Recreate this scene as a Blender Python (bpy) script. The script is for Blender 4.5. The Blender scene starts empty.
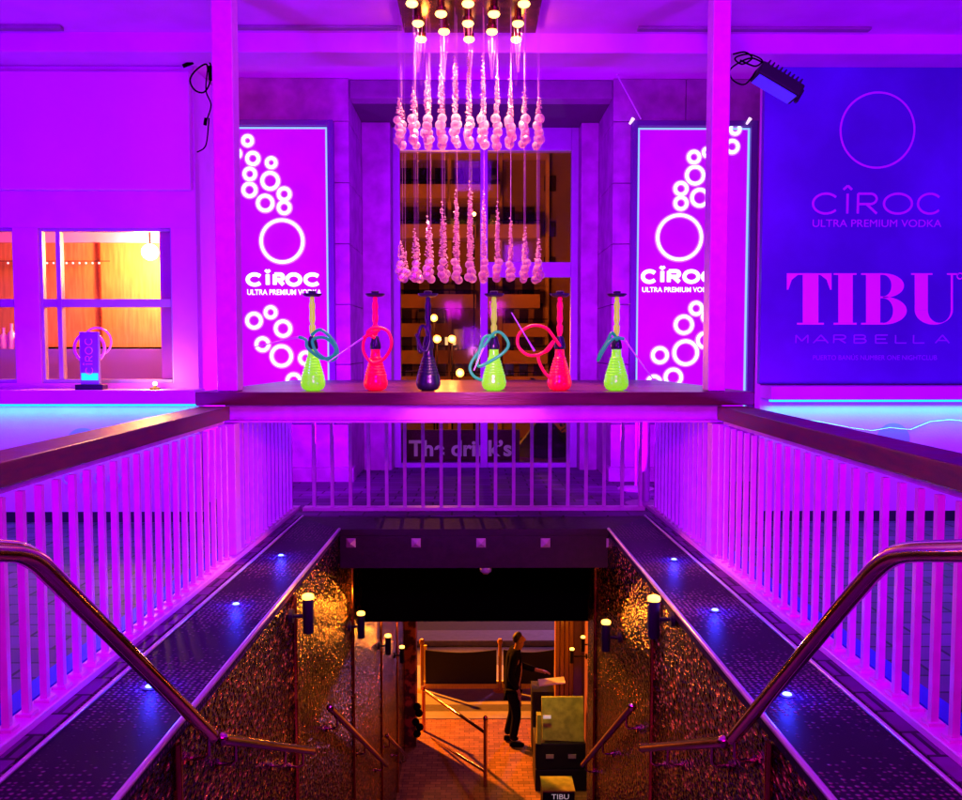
import bpy, bmesh, math, random
from mathutils import Vector, Matrix
R = random.Random(7)
S = bpy.context.scene
C = S.collection
# ------------------------------------------------------------ camera maths
F, CX, CY = 900.0, 481.0, 400.0
YAW = math.atan(7/900); PITCH = math.atan(53.5/900)
fw = Vector((math.sin(YAW)*math.cos(PITCH), math.cos(YAW)*math.cos(PITCH), -math.sin(PITCH)))
rt = Vector((math.cos(YAW), -math.sin(YAW), 0)); up = rt.cross(fw)
def pt(px, py, Y):
    d = fw*F + rt*(px-CX) + up*(CY-py)
    return d*(Y/d.y)
def X(px, Y, py=290): return pt(px, py, Y).x
def Z(py, Y): return pt(474, py, Y).z
def zb(Y): return -1.286-0.022*Y          # deck level, falling gently away
cd = bpy.data.cameras.new('camera'); cam = bpy.data.objects.new('camera', cd); C.objects.link(cam)
cd.sensor_width = 36; cd.sensor_fit = 'HORIZONTAL'; cd.lens = F/962*36; cd.clip_end = 500; cd.clip_start = .05
cam.matrix_world = Matrix((rt, up, -fw)).transposed().to_4x4()
S.camera = cam
# ------------------------------------------------------------ materials
def mat(name, col, rough=.5, metal=0, emit=None, es=0, noise=0, nscale=8, bump=0, bscale=40, kind='noise', stretch=None, coat=0, trans=0, col2=None, alpha=1, spec=.5, sharp=False, bdist=.01, colv=None, vp=(.25,.95)):
    m = bpy.data.materials.new(name); m.use_nodes = True
    nt = m.node_tree; n = nt.nodes; l = nt.links; b = n['Principled BSDF']
    b.inputs['Base Color'].default_value = (*col, 1); b.inputs['Roughness'].default_value = rough
    b.inputs['Metallic'].default_value = metal; b.inputs['Coat Weight'].default_value = coat
    b.inputs['Transmission Weight'].default_value = trans; b.inputs['Alpha'].default_value = alpha
    b.inputs['Specular IOR Level'].default_value = spec
    tc = n.new('ShaderNodeTexCoord'); mp = n.new('ShaderNodeMapping'); l.new(tc.outputs['Object'], mp.inputs[0])
    if stretch: mp.inputs['Scale'].default_value = stretch
    if emit: b.inputs['Emission Color'].default_value = (*emit, 1); b.inputs['Emission Strength'].default_value = es
    if noise or col2:
        t = n.new('ShaderNodeTexNoise'); t.inputs['Scale'].default_value = nscale; t.inputs['Detail'].default_value = 6
        l.new(mp.outputs[0], t.inputs['Vector'])
        r = n.new('ShaderNodeValToRGB'); c2 = col2 or tuple(c*(1-noise) for c in col)
        r.color_ramp.elements[0].position = .46 if sharp else .35; r.color_ramp.elements[1].position = .54 if sharp else .68
        r.color_ramp.elements[0].color = (*c2, 1); r.color_ramp.elements[1].color = (*col, 1)
        l.new(t.outputs['Fac'], r.inputs[0]); l.new(r.outputs[0], b.inputs['Base Color'])
        q = n.new('ShaderNodeMapRange'); q.inputs[3].default_value = max(0, rough-.12); q.inputs[4].default_value = min(1, rough+.15)
        l.new(t.outputs['Fac'], q.inputs[0]); l.new(q.outputs[0], b.inputs['Roughness'])
    if bump:
        bp = n.new('ShaderNodeBump'); bp.inputs['Strength'].default_value = bump; bp.inputs['Distance'].default_value = .01
        if kind == 'brick':
            t = n.new('ShaderNodeTexBrick'); t.inputs['Scale'].default_value = bscale; t.inputs['Mortar Size'].default_value = .012
            t.inputs['Color1'].default_value = (*col, 1); t.inputs['Color2'].default_value = (*[c*.55 for c in col], 1); t.inputs['Mortar'].default_value = (*[c*.15 for c in col], 1)
            out = t.outputs['Fac']; bp.invert = True; bp.inputs['Distance'].default_value = .004; l.new(t.outputs['Color'], b.inputs['Base Color'])
            if noise:
                nz = n.new('ShaderNodeTexNoise'); nz.inputs['Scale'].default_value = nscale; nz.inputs['Detail'].default_value = 6; l.new(mp.outputs[0], nz.inputs['Vector'])
                mm = n.new('ShaderNodeMix'); mm.data_type = 'RGBA'; mm.blend_type = 'MULTIPLY'; mm.inputs[0].default_value = noise
                l.new(t.outputs['Color'], mm.inputs[6]); l.new(nz.outputs['Fac'], mm.inputs[7]); l.new(mm.outputs[2], b.inputs['Base Color'])
        elif kind == 'noise':
            t = n.new('ShaderNodeTexNoise'); t.inputs['Scale'].default_value = bscale; t.inputs['Detail'].default_value = 4
            out = t.outputs['Fac']
        else:
            t = n.new('ShaderNodeTexVoronoi'); t.inputs['Scale'].default_value = bscale
            out = t.outputs['Distance']; bp.inputs['Distance'].default_value = bdist
            if kind == 'dots':
                t.inputs['Randomness'].default_value = .35; dr = n.new('ShaderNodeMapRange'); dr.interpolation_type = 'SMOOTHSTEP'
                dr.inputs[1].default_value = .42; dr.inputs[2].default_value = .12; l.new(out, dr.inputs[0]); out = dr.outputs[0]
        l.new(mp.outputs[0], t.inputs['Vector'])
        if colv:
            rr = n.new('ShaderNodeValToRGB'); rr.color_ramp.elements[0].color = (*colv[0], 1); rr.color_ramp.elements[1].color = (*colv[1], 1)
            if kind == 'dots': l.new(out, rr.inputs[0])
            else:
                rr.color_ramp.elements[0].position = vp[0]; rr.color_ramp.elements[1].position = vp[1]
                sp = n.new('ShaderNodeSeparateColor'); l.new(t.outputs['Color'], sp.inputs[0]); l.new(sp.outputs[0], rr.inputs[0])
            l.new(rr.outputs[0], b.inputs['Base Color'])
        l.new(out, bp.inputs['Height']); l.new(bp.outputs[0], b.inputs['Normal'])
    return m
def emat(name, col, s, noise=0, nscale=5):
    m = bpy.data.materials.new(name); m.use_nodes = True; nt = m.node_tree; n = nt.nodes; l = nt.links
    b = n['Principled BSDF']; b.inputs['Base Color'].default_value = (*[min(1, c*.5) for c in col], 1)
    b.inputs['Emission Color'].default_value = (*col, 1); b.inputs['Emission Strength'].default_value = s
    if noise:
        t = n.new('ShaderNodeTexNoise'); t.inputs['Scale'].default_value = nscale; t.inputs['Detail'].default_value = 5
        q = n.new('ShaderNodeMapRange'); q.inputs[1].default_value = .3; q.inputs[2].default_value = .7
        q.inputs[3].default_value = s*(1-noise); q.inputs[4].default_value = s
        tc = n.new('ShaderNodeTexCoord'); l.new(tc.outputs['Object'], t.inputs['Vector'])
        l.new(t.outputs['Fac'], q.inputs[0]); l.new(q.outputs[0], b.inputs['Emission Strength'])
    return m
M = {}
M['plaster'] = mat('white plaster', (.78,.2,.8), .8, spec=.2, noise=.1, nscale=3, bump=.15, bscale=60)
M['panel'] = mat('painted board', (.8,.25,.82), .6, noise=.06, nscale=2)
M['stone'] = mat('stone cladding', (.55,.17,.55), .7, noise=.35, nscale=5, bump=.3, bscale=70)
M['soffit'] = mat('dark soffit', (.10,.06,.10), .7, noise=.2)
M['lintel'] = mat('painted lintel', (.30,.2,.3), .6, noise=.2)
M['paint'] = mat('white metal paint', (.82,.26,.74), .4, noise=.12, nscale=14, bump=.1, bscale=120)
M['wood'] = mat('dark red wood', (.15,.022,.018), .38, col2=(.06,.008,.01), nscale=9, stretch=(1,1,6), bump=.15, bscale=60)
M['woodx'] = mat('dark red counter wood', (.13,.018,.018), .32, col2=(.08,.01,.014), nscale=7, stretch=(.35,3,3), bump=.12, bscale=50)
M['deck'] = mat('dark tiles', (.30,.03,.40), .5, noise=.8, nscale=2.5, bump=.6, bscale=1.3, kind='brick', spec=.08)
M['tread'] = mat('dimpled metal sheet', (.05,.02,.06), .5, 0, bump=1, bscale=40, kind='dots', bdist=.006, colv=((.018,.003,.028),(.26,.08,.2)), spec=.035)  # paler dots put the glints of the dimples into the colour
M['trim'] = mat('metal edge trim', (.7,.6,.7), .3, .6)
M['hammer'] = mat('hammered bronze sheet', (.24,.12,.055), .2, .85, bump=1.0, bscale=58, kind='vor', stretch=(1,.45,.9), bdist=.018, colv=((.003,.0015,.0015),(1,.40,.09)), vp=(.72,1))  # sparse orange cells paint the sparkle into the sheet colour
M['bronze'] = mat('bronze rod', (.7,.28,.08), .22, 1, noise=.2)
M['fascia'] = mat('dark fascia', (.03,.008,.018), .65, spec=.2, noise=.3, nscale=20, bump=.2, bscale=90)
M['black'] = mat('black', (.002,.0015,.002), 1, spec=0)
M['blackp'] = mat('black plastic', (.012,.009,.016), .5, bump=.1, spec=.2)
M['chrome'] = mat('polished steel', (.62,.3,.32), .1, 1, noise=.12, nscale=6)
M['stud'] = mat('stud', (.7,.45,.5), .3, .4)
M['kick'] = mat('black skirting', (.008,.006,.02), .4)
M['blue'] = mat('blue billboard vinyl', (.09,.02,.5), .35, noise=.35, nscale=1.2)
M['drain'] = mat('blue glazed strip', (.05,.01,.6), .5, spec=.05)
M['vinyl'] = mat('lilac vinyl', (1,.4,.95), .4, coat=.3)
M['vinyl3'] = mat('violet vinyl', (.62,.16,.9), .5)
M['vinyl2'] = mat('faint lilac vinyl', (.35,.12,.75), .5)
M['disc'] = mat('violet vinyl disc', (.30,.2,.75), .5)
M['faint'] = mat('violet lettering', (.5,.4,.8), .5)  # flat violet letters on the left kiosk wall
M['frame'] = mat('dark sign frame', (.12,.06,.25), .4)
M['alu'] = mat('painted window frame', (.42,.34,.55), .45, noise=.1)
M['sign'] = emat('lit magenta acrylic', (.52,.0,.80), .85, .22, 3)
M['glowring'] = emat('lit white tube', (.72,.93,1.0), 1.9)
M['halo'] = emat('painted tube glow', (.62,.18,1.0), 1.0)  # lilac glow round the tubes, painted as a flat emissive ring
M['cyan'] = emat('cyan lamp strip', (.0,.62,1.0), 1.6)
M['edgelit'] = emat('edge lit acrylic', (.25,.6,1.0), 1.1)
M['lime'] = mat('lime glow glass', (.12,.4,.01), .25, emit=(.33,.9,.03), es=.8, coat=.4, noise=.25, nscale=22)
M['limestem'] = mat('yellow glow stem', (.15,.14,.01), .3, emit=(.62,.55,.03), es=.8)
M['redglow'] = mat('red glow glass', (.85,.02,.05), .25, emit=(.95,.0,.035), es=.75, coat=.4, noise=.3, nscale=22)
M['redstem'] = mat('red glow stem', (.85,.02,.06), .3, emit=(.9,.0,.05), es=.7)
M['darkglass'] = mat('violet black glass', (.008,.004,.025), .3, coat=.2)
M['teal'] = mat('teal hose', (.0,.06,.05), .4, emit=(.0,.16,.14), es=1.0)
M['green'] = mat('green hose', (.01,.25,.1), .4, emit=(.0,.24,.07), es=1)
M['redhose'] = mat('red hose', (.8,.02,.05), .4, emit=(.8,0,.04), es=.6)
M['tray'] = mat('dark tray', (.05,.02,.09), .3, .5)
M['wand'] = mat('pale wand', (.8,.6,.85), .3)
def crystal():
    m = bpy.data.materials.new('crystal bead'); m.use_nodes = True; n = m.node_tree.nodes; l = m.node_tree.links
    n.remove(n['Principled BSDF']); o = n['Material Output']
    tr = n.new('ShaderNodeBsdfTranslucent'); tr.inputs[0].default_value = (1,.72,.75,1)
    d = n.new('ShaderNodeBsdfDiffuse'); d.inputs[0].default_value = (.9,.6,.7,1)
    g = n.new('ShaderNodeBsdfGlossy'); g.inputs['Roughness'].default_value = .08; g.inputs['Color'].default_value = (1,.9,.9,1)
    tp = n.new('ShaderNodeBsdfTransparent'); tp.inputs[0].default_value = (.9,.6,.7,1)
    a = n.new('ShaderNodeMixShader'); a.inputs[0].default_value = .3; l.new(tr.outputs[0], a.inputs[1]); l.new(d.outputs[0], a.inputs[2])
    b = n.new('ShaderNodeMixShader'); b.inputs[0].default_value = .3; l.new(a.outputs[0], b.inputs[1]); l.new(g.outputs[0], b.inputs[2])
    lw = n.new('ShaderNodeLayerWeight'); lw.inputs[0].default_value = .35; mr = n.new('ShaderNodeMapRange'); mr.inputs[3].default_value = .45; mr.inputs[4].default_value = 1; l.new(lw.outputs['Facing'], mr.inputs[0])
    c = n.new('ShaderNodeMixShader'); l.new(mr.outputs[0], c.inputs[0]); l.new(tp.outputs[0], c.inputs[1]); l.new(b.outputs[0], c.inputs[2]); l.new(c.outputs[0], o.inputs[0]); return m
M['crystal'] = crystal()
M['wire'] = mat('fine wire', (.6,.25,.35), .5)
M['warm'] = emat('warm lamp', (1,.62,.18), 9)
M['chbulb'] = emat('chandelier bulb', (1,.5,.1), 6)
M['amber'] = emat('amber lamp', (1,.42,.05), 7)
M['blueled'] = emat('blue white lamp', (.12,.18,1.0), 7)
M['canopy'] = mat('copper mirror plate', (.25,.05,.03), .2, .8, noise=.5, nscale=9)
M['orangewall'] = mat('ochre render wall', (.62,.22,.10), .7, noise=.4, nscale=6, stretch=(6,1,.6))
M['facade'] = mat('ochre facade', (.55,.26,.09), .8, noise=.25, nscale=.6)
M['facade2'] = mat('dark brown matt', (.08,.04,.02), .8)  # plain dark brown for the sign board and balcony clutter
M['darkwin'] = mat('dark window glass', (.03,.012,.012), .15)
M['parapet'] = mat('balcony parapet', (.42,.17,.055), .8, noise=.2, nscale=1)
M['dimletter'] = mat('pale lettering', (.6,.45,.5), .6, emit=(.5,.35,.45), es=.1)  # pale letters with a weak emission of their own
M['strbulb'] = emat('string bulb', (1,.6,.7), 2)
M['litwin'] = emat('lit window', (1,.6,.2), 1.6)
M['pave'] = mat('brick paving', (.62,.26,.10), .75, noise=.7, nscale=4, bump=.7, bscale=3.2, kind='brick')
M['road'] = mat('asphalt', (.10,.095,.12), .85, noise=.3, nscale=14, bump=.3)
M['kerb'] = mat('pale kerb stone', (.32,.3,.34), .8, noise=.2)
M['yellow'] = mat('yellow painted boards', (1,.85,.04), .6, noise=.2, stretch=(8,1,1))
M['cloth'] = mat('black cloth', (.012,.01,.014), .8, bump=.4, bscale=20)
M['suit'] = mat('black suit', (.006,.004,.008), 1, spec=.08, bump=.3, bscale=25)
M['skin'] = mat('skin', (.38,.17,.12), .5)
M['hair'] = mat('dark hair', (.012,.008,.006), .6)
M['board'] = mat('mottled green board', (.42,.42,.06), .6, col2=(.22,.24,.03), nscale=9, bump=.2)
M['gold'] = mat('varnished wood panel', (.55,.25,.06), .3, noise=.4, nscale=3, stretch=(8,8,.5))
M['redmot'] = mat('red brown pier tiles', (.5,.10,.03), .4, col2=(.07,.01,.01), nscale=7, sharp=True)
M['paper'] = mat('papers', (.7,.65,.8), .6)
M['white'] = mat('white lettering', (.75,.7,.7), .5, emit=(.7,.55,.6), es=.45)
M['purplewall'] = mat('violet painted wall', (.25,.1,.3), .5, noise=.2)
def glass():
    m = bpy.data.materials.new('window glass'); m.use_nodes = True; n = m.node_tree.nodes; l = m.node_tree.links
    n.remove(n['Principled BSDF']); o = n['Material Output']
    t = n.new('ShaderNodeBsdfTransparent'); t.inputs[0].default_value = (.86,.82,.86,1)
    g = n.new('ShaderNodeBsdfGlossy'); g.inputs['Roughness'].default_value = .06; g.inputs['Color'].default_value = (.6,.6,.6,1)
    f = n.new('ShaderNodeFresnel'); x = n.new('ShaderNodeMixShader'); mu = n.new('ShaderNodeMath'); mu.operation = 'MULTIPLY'; mu.inputs[1].default_value = .25; l.new(f.outputs[0], mu.inputs[0]); l.new(mu.outputs[0], x.inputs[0])
    l.new(t.outputs[0], x.inputs[1]); l.new(g.outputs[0], x.inputs[2]); l.new(x.outputs[0], o.inputs[0]); return m
M['glass'] = glass()
# ------------------------------------------------------------ mesh building
class MB:
    def __init__(s): s.v = []; s.f = []
    def box(s, x0, x1, y0, y1, z0, z1):
        x0,x1 = sorted((x0,x1)); y0,y1 = sorted((y0,y1)); z0,z1 = sorted((z0,z1)); k = len(s.v)
        s.v += [(x0,y0,z0),(x1,y0,z0),(x1,y1,z0),(x0,y1,z0),(x0,y0,z1),(x1,y0,z1),(x1,y1,z1),(x0,y1,z1)]
        s.f += [tuple(k+i for i in q) for q in ((3,2,1,0),(4,5,6,7),(0,1,5,4),(1,2,6,5),(2,3,7,6),(3,0,4,7))]; return s
    def hexa(s, p):                      # 8 points, bottom 4 then top 4
        k = len(s.v); s.v += [tuple(q) for q in p]
        s.f += [tuple(k+i for i in q) for q in ((3,2,1,0),(4,5,6,7),(0,1,5,4),(1,2,6,5),(2,3,7,6),(3,0,4,7))]; return s
    def obox(s, c, ax, ay, az):          # centre and three half-axis vectors
        c = Vector(c); ax, ay, az = Vector(ax), Vector(ay), Vector(az)
        return s.hexa([c-ax-ay-az, c+ax-ay-az, c+ax+ay-az, c-ax+ay-az, c-ax-ay+az, c+ax-ay+az, c+ax+ay+az, c-ax+ay+az])
    def tube(s, pts, r, n=10, cap=True):
        pts = [Vector(p) for p in pts]; rs = r if isinstance(r, (list, tuple)) else [r]*len(pts)
        k = len(s.v); ref = None
        for i, p in enumerate(pts):
            t = (pts[min(i+1, len(pts)-1)]-pts[max(i-1, 0)]).normalized()
            if ref is None: ref = t.orthogonal().normalized()
            ref = (ref-t*ref.dot(t)).normalized(); b = t.cross(ref)
            for j in range(n):
                a = 2*math.pi*j/n; s.v.append(tuple(p+(ref*math.cos(a)+b*math.sin(a))*rs[i]))
        for i in range(len(pts)-1):
            for j in range(n):
                a = k+i*n+j; b_ = k+i*n+(j+1) % n; s.f.append((a, b_, b_+n, a+n))
        if cap: s.f.append(tuple(k+j for j in range(n))[::-1]); s.f.append(tuple(k+(len(pts)-1)*n+j for j in range(n)))
        return s
    def lathe(s, c, prof, n=20):         # prof: (r, z)
        k = len(s.v)
        for r, z in prof:
            for j in range(n):
                a = 2*math.pi*j/n; s.v.append((c[0]+r*math.cos(a), c[1]+r*math.sin(a), c[2]+z))
        for i in range(len(prof)-1):
            for j in range(n):
                a = k+i*n+j; b = k+i*n+(j+1) % n; s.f.append((a, b, b+n, a+n))
        s.f.append(tuple(k+j for j in range(n))[::-1]); s.f.append(tuple(k+(len(prof)-1)*n+j for j in range(n))); return s
    def ball(s, c, r, n=10, m=7, sq=1):
        prof = [(max(1e-4, r*math.sin(math.pi*i/m)), -r*sq*math.cos(math.pi*i/m)) for i in range(m+1)]
        return s.lathe(c, prof, n)
    def octa(s, c, r, h):
        k = len(s.v); x, y, z = c
        a = R.random()*3
        s.v += [(x,y,z-h)]+[(x+r*math.cos(a+q*math.pi/2.5), y+r*math.sin(a+q*math.pi/2.5), z) for q in range(5)]+[(x,y,z+h)]
        for q in range(5): s.f += [(k, k+1+(q+1) % 5, k+1+q), (k+6, k+1+q, k+1+(q+1) % 5)]
        return s
    def strip(s, A, B, y0, y1):          # two matching lists of (x,z); a plate between them from y0 (front) to y1
        for i in range(len(A)-1):
            q = [A[i], A[i+1], B[i+1], B[i]]
            s.hexa([(p[0], y0, p[1]) for p in q]+[(p[0], y1, p[1]) for p in q])
        return s
    def flat(s, A, B, y):                # same, as one sheet (lettering)
        for i in range(len(A)-1):
            k = len(s.v); s.v += [(A[i][0],y,A[i][1]),(A[i+1][0],y,A[i+1][1]),(B[i+1][0],y,B[i+1][1]),(B[i][0],y,B[i][1])]
            s.f.append((k,k+1,k+2,k+3))
        return s
    def rings(s, cx, cz, y, r0, r1, n=48, rz=1):
        a = [(cx+math.cos(t)*r0, cz+math.sin(t)*r0*rz) for t in [2*math.pi*i/n for i in range(n+1)]]
        b = [(cx+math.cos(t)*r1, cz+math.sin(t)*r1*rz) for t in [2*math.pi*i/n for i in range(n+1)]]
        return s.flat(a, b, y)
    def torus(s, cx, cz, y, r, t, n=40, m=8):
        return s.tube([(cx+r*math.cos(2*math.pi*i/n), y, cz+r*math.sin(2*math.pi*i/n)) for i in range(n+1)], t, m, False)
    def stroke(s, pl, w, y, d):          # ribbon along a polyline in the XZ plane
        A = []; B = []
        for i, p in enumerate(pl):
            a = Vector(pl[max(i-1, 0)]); b = Vector(pl[min(i+1, len(pl)-1)]); t = (b-a).normalized(); nn = Vector((-t[1], t[0]))*w/2
            A.append((p[0]+nn[0], p[1]+nn[1])); B.append((p[0]-nn[0], p[1]-nn[1]))
        return s.strip(A, B, y, y+d)
    def build(s, name, m, parent=None, smooth=False, bevel=0, loc=None):
        me = bpy.data.meshes.new(name); me.from_pydata(s.v, [], s.f); me.materials.append(m)
        bm = bmesh.new(); bm.from_mesh(me); bmesh.ops.recalc_face_normals(bm, faces=bm.faces); bm.to_mesh(me); bm.free()
        if smooth:
            for p in me.polygons: p.use_smooth = True
        o = bpy.data.objects.new(name, me); C.objects.link(o)
        if smooth:
            try: me.set_sharp_from_angle(angle=math.radians(50))
            except Exception: pass
        if bevel:
            b = o.modifiers.new('bevel', 'BEVEL'); b.width = bevel; b.segments = 2; b.limit_method = 'ANGLE'
        if parent is not None: place(o, parent)
        return o
def place(o, parent):
    o.parent = parent
    w = Vector((0,0,0)); q = parent
    while q is not None: w += q.location; q = q.parent
    o.location = -w + Vector(o.location) if o.type != 'MESH' or True else o.location
def thing(name, loc, label, cat, group=None):
    o = bpy.data.objects.new(name, None); o.empty_display_size = .1; C.objects.link(o); o.location = loc
    return tag(o, label, cat, group)
def tag(o, label, cat, group=None):
    o['label'] = label; o['category'] = cat
    if group: o['group'] = group
    return o
def struct(o): o['kind'] = 'structure'; return o
def copy_thing(o, loc):
    r = o.copy(); C.objects.link(r); r.location = loc
    for ch in o.children:
        c = ch.copy(); C.objects.link(c); c.parent = r
        for g in ch.children:
            d = g.copy(); C.objects.link(d); d.parent = c
    return r
def arc(cx, cz, rx, rz, a0, a1, n=20):
    return [(cx+rx*math.cos(math.radians(a0+(a1-a0)*i/n)), cz+rz*math.sin(math.radians(a0+(a1-a0)*i/n))) for i in range(n+1)]
def glyph(ch):                            # strokes in a unit box
    return {'C':[arc(.5,.5,.5,.5,40,320)], 'O':[arc(.5,.5,.5,.5,0,360,32)], 'I':[[(.5,0),(.5,1)]],
      'Î':[[(.5,0),(.5,1)], [(-.35,1.2),(.5,1.4)], [(.5,1.4),(1.35,1.2)]],
      'R':[[(0,0),(0,1)], [(0,1),(.65,1)]+arc(.65,.74,.33,.26,90,-90,12)+[(0,.48)], [(.45,.48),(1,0)]],
      'M':[[(0,0),(0,1)],[(0,1),(.5,.25)],[(.5,.25),(1,1)],[(1,1),(1,0)]], 'A':[[(0,0),(.5,1)],[(.5,1),(1,0)],[(.2,.33),(.8,.33)]],
      'B':[[(0,0),(0,1)],[(0,1),(.6,1)]+arc(.6,.76,.33,.24,90,-90,10)+[(0,.52)],[(.6,.52)]+arc(.62,.26,.38,.26,90,-90,10)+[(0,0)]],
      'E':[[(0,0),(0,1)],[(0,1),(1,1)],[(0,.5),(.85,.5)],[(0,0),(1,0)]], 'L':[[(0,1),(0,0)],[(0,0),(1,0)]], 'F':[[(0,0),(0,1)],[(0,1),(1,1)],[(0,.5),(.8,.5)]]}[ch]
def word(par, mt, cells, z0, h, w, y, d=.004): # cells: (char, x0, x1)
    for ch, a, b in cells:
        mb = MB()
        for k, pl in enumerate(glyph(ch)): mb.stroke([(a+p[0]*(b-a), z0+p[1]*h) for p in pl], w, y+k*.0004, d)
        mb.build('letter', mt, par)
def text(name, s, x0, x1, z0, z1, y, m, parent, bold=0, ext=.002):
    cu = bpy.data.curves.new(name, 'FONT'); cu.body = s; cu.offset = bold; cu.extrude = 0
    o = bpy.data.objects.new(name, cu); C.objects.link(o); bpy.context.view_layer.update()
    me = bpy.data.meshes.new_from_object(o.evaluated_get(bpy.context.evaluated_depsgraph_get())); bpy.data.objects.remove(o)
    xs = [v.co.x for v in me.vertices]; ys = [v.co.y for v in me.vertices]
    a, b, c, e = min(xs), max(xs), min(ys), max(ys)
    for v in me.vertices: v.co = ((x0+(v.co.x-a)/(b-a)*(x1-x0)), y, z0+(v.co.y-c)/(e-c)*(z1-z0))
    me.materials.clear(); me.materials.append(m); r = bpy.data.objects.new(name, me); C.objects.link(r)
    if parent is not None: place(r, parent)
    return r
def lamp(kind, loc, col, e, parent=None, target=None, size=.1, spot=80, blend=.6, name='light', sx=None, sy=None):
    d = bpy.data.lights.new(name, kind); d.color = col; d.energy = e
    o = bpy.data.objects.new(name, d); C.objects.link(o); o.location = loc
    if kind == 'AREA':
        d.size = size
        if sx: d.shape = 'RECTANGLE'; d.size = sx; d.size_y = sy
    else: d.shadow_soft_size = size
    if kind == 'SPOT': d.spot_size = math.radians(spot); d.spot_blend = blend
    if target is not None: o.rotation_euler = (Vector(target)-Vector(loc)).to_track_quat('-Z', 'Y').to_euler()
    return o
# ------------------------------------------------------------ setting: deck, stairs, ceiling
XO, XW = 1.50, 1.068      # outer edge of coping, stairwell wall
ZL = -6.2                 # lower street level
m = MB()
def slab(x0, x1, y0, y1, th=.25, dz=0):
    m.hexa([(x0,y0,zb(y0)-th),(x1,y0,zb(y0)-th),(x1,y1,zb(y1)-th),(x0,y1,zb(y1)-th),(x0,y0,zb(y0)+dz),(x1,y0,zb(y0)+dz),(x1,y1,zb(y1)+dz),(x0,y1,zb(y1)+dz)])
slab(-9,-XO,-3,13.8); slab(XO,9,-3,13.8); slab(-XO,XO,7.68,13.8); slab(-XO,XO,-3,1.3)
struct(m.build('deck_floor', M['deck']))
m = MB(); n = 29; y0, y1 = 1.3, 11.65; z0, z1 = -1.33, ZL
for i in range(n):
    a = y0+(y1-y0)*i/n; zt = z0+(z1-z0)*(i+1)/n
    m.box(-XW+.002, XW-.002, a, y1+.3 if i == n-1 else a+(y1-y0)/n+.02, zt-.3, zt)
struct(m.build('stairs', M['deck']))
zc = Z(33, 7.0); zbm = Z(66, 7.33); zhi = Z(78, 10)
struct(MB().box(-9,9,-3,7.0,zc,zc+.3).build('ceiling', M['plaster']))
struct(MB().box(-9,9,7.35,13.8,zhi,zhi+.3).build('ceiling', M['plaster']))
tag(MB().box(-9,9,7.0,7.35,zbm,zhi+.4).build('ceiling_beam', M['plaster'], bevel=.01), 'wide plaster beam running across under the ceiling above both lit walls', 'beam')
for a, b, dz, lb in ((-420,64,.03,'thin dark track under the ceiling at the far left'), (230,402,.02,'thin dark track under the ceiling left of the chandelier plate'), (637,868,.022,'thin dark track under the ceiling right of the chandelier')):
    tag(MB().box(X(a,6.9,28),X(b,6.9,28),6.83,6.9,zc-dz,zc-.002).build('ceiling_track', M['lintel'], bevel=.004), lb, 'ceiling track')
# ------------------------------------------------------------ lightboxes, pillars, passage
YP = 10.0
def pillar(x0, x1, label, yb=None):
    t = thing('stone_pillar', ((x0+x1)/2, YP, zb(YP)), label, 'pillar')
    m = MB(); z = zb(YP)-.02; h = .66; k = 0
    while z < zhi-.01:
        zz = min(z+h, zhi-.003); xm = (x0+x1)/2+(.35 if k % 2 else -.25)
        m.box(x0, xm-.004, YP, 11.35, z+.004, zz); m.box(xm+.004, x1, YP, 11.35, z+.004, zz); z = zz+.004; k += 1
    m.build('shaft', M['stone'], t, bevel=.005)
    MB().box(x0-.03, x1+.03, YP-.04, YP+.2, zb(YP)-.02, zb(YP)+.16).build('plinth', M['stone'], t, bevel=.02)
    return t
xl = X(350,YP); xr = X(612,YP)
pillar(X(160,YP), xl, 'stone block pillar behind the left white post carrying the left lightbox')
pillar(xr, X(800,YP), 'stone block pillar behind the right white post carrying the right lightbox')
tag(MB().box(xl+.002, xr-.002, 10.05, 10.3, Z(98,10.05), zhi-.003).build('lintel', M['lintel'], bevel=.01), 'dark violet lintel spanning between the two stone pillars', 'lintel')
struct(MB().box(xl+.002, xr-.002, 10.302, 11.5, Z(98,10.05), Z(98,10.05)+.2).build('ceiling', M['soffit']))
def px_ring(mb, hb, x, y, r, Y, w=1.5):
    p = pt(x,y,Y); s = Y/F; mb.torus(p.x, p.z, Y-.012, (r-w)*s, w*s, 36, 8); hb.rings(p.x, p.z, Y-.004, max(.2,(r-2*w-1.2))*s, (r+1.4)*s)
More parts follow.
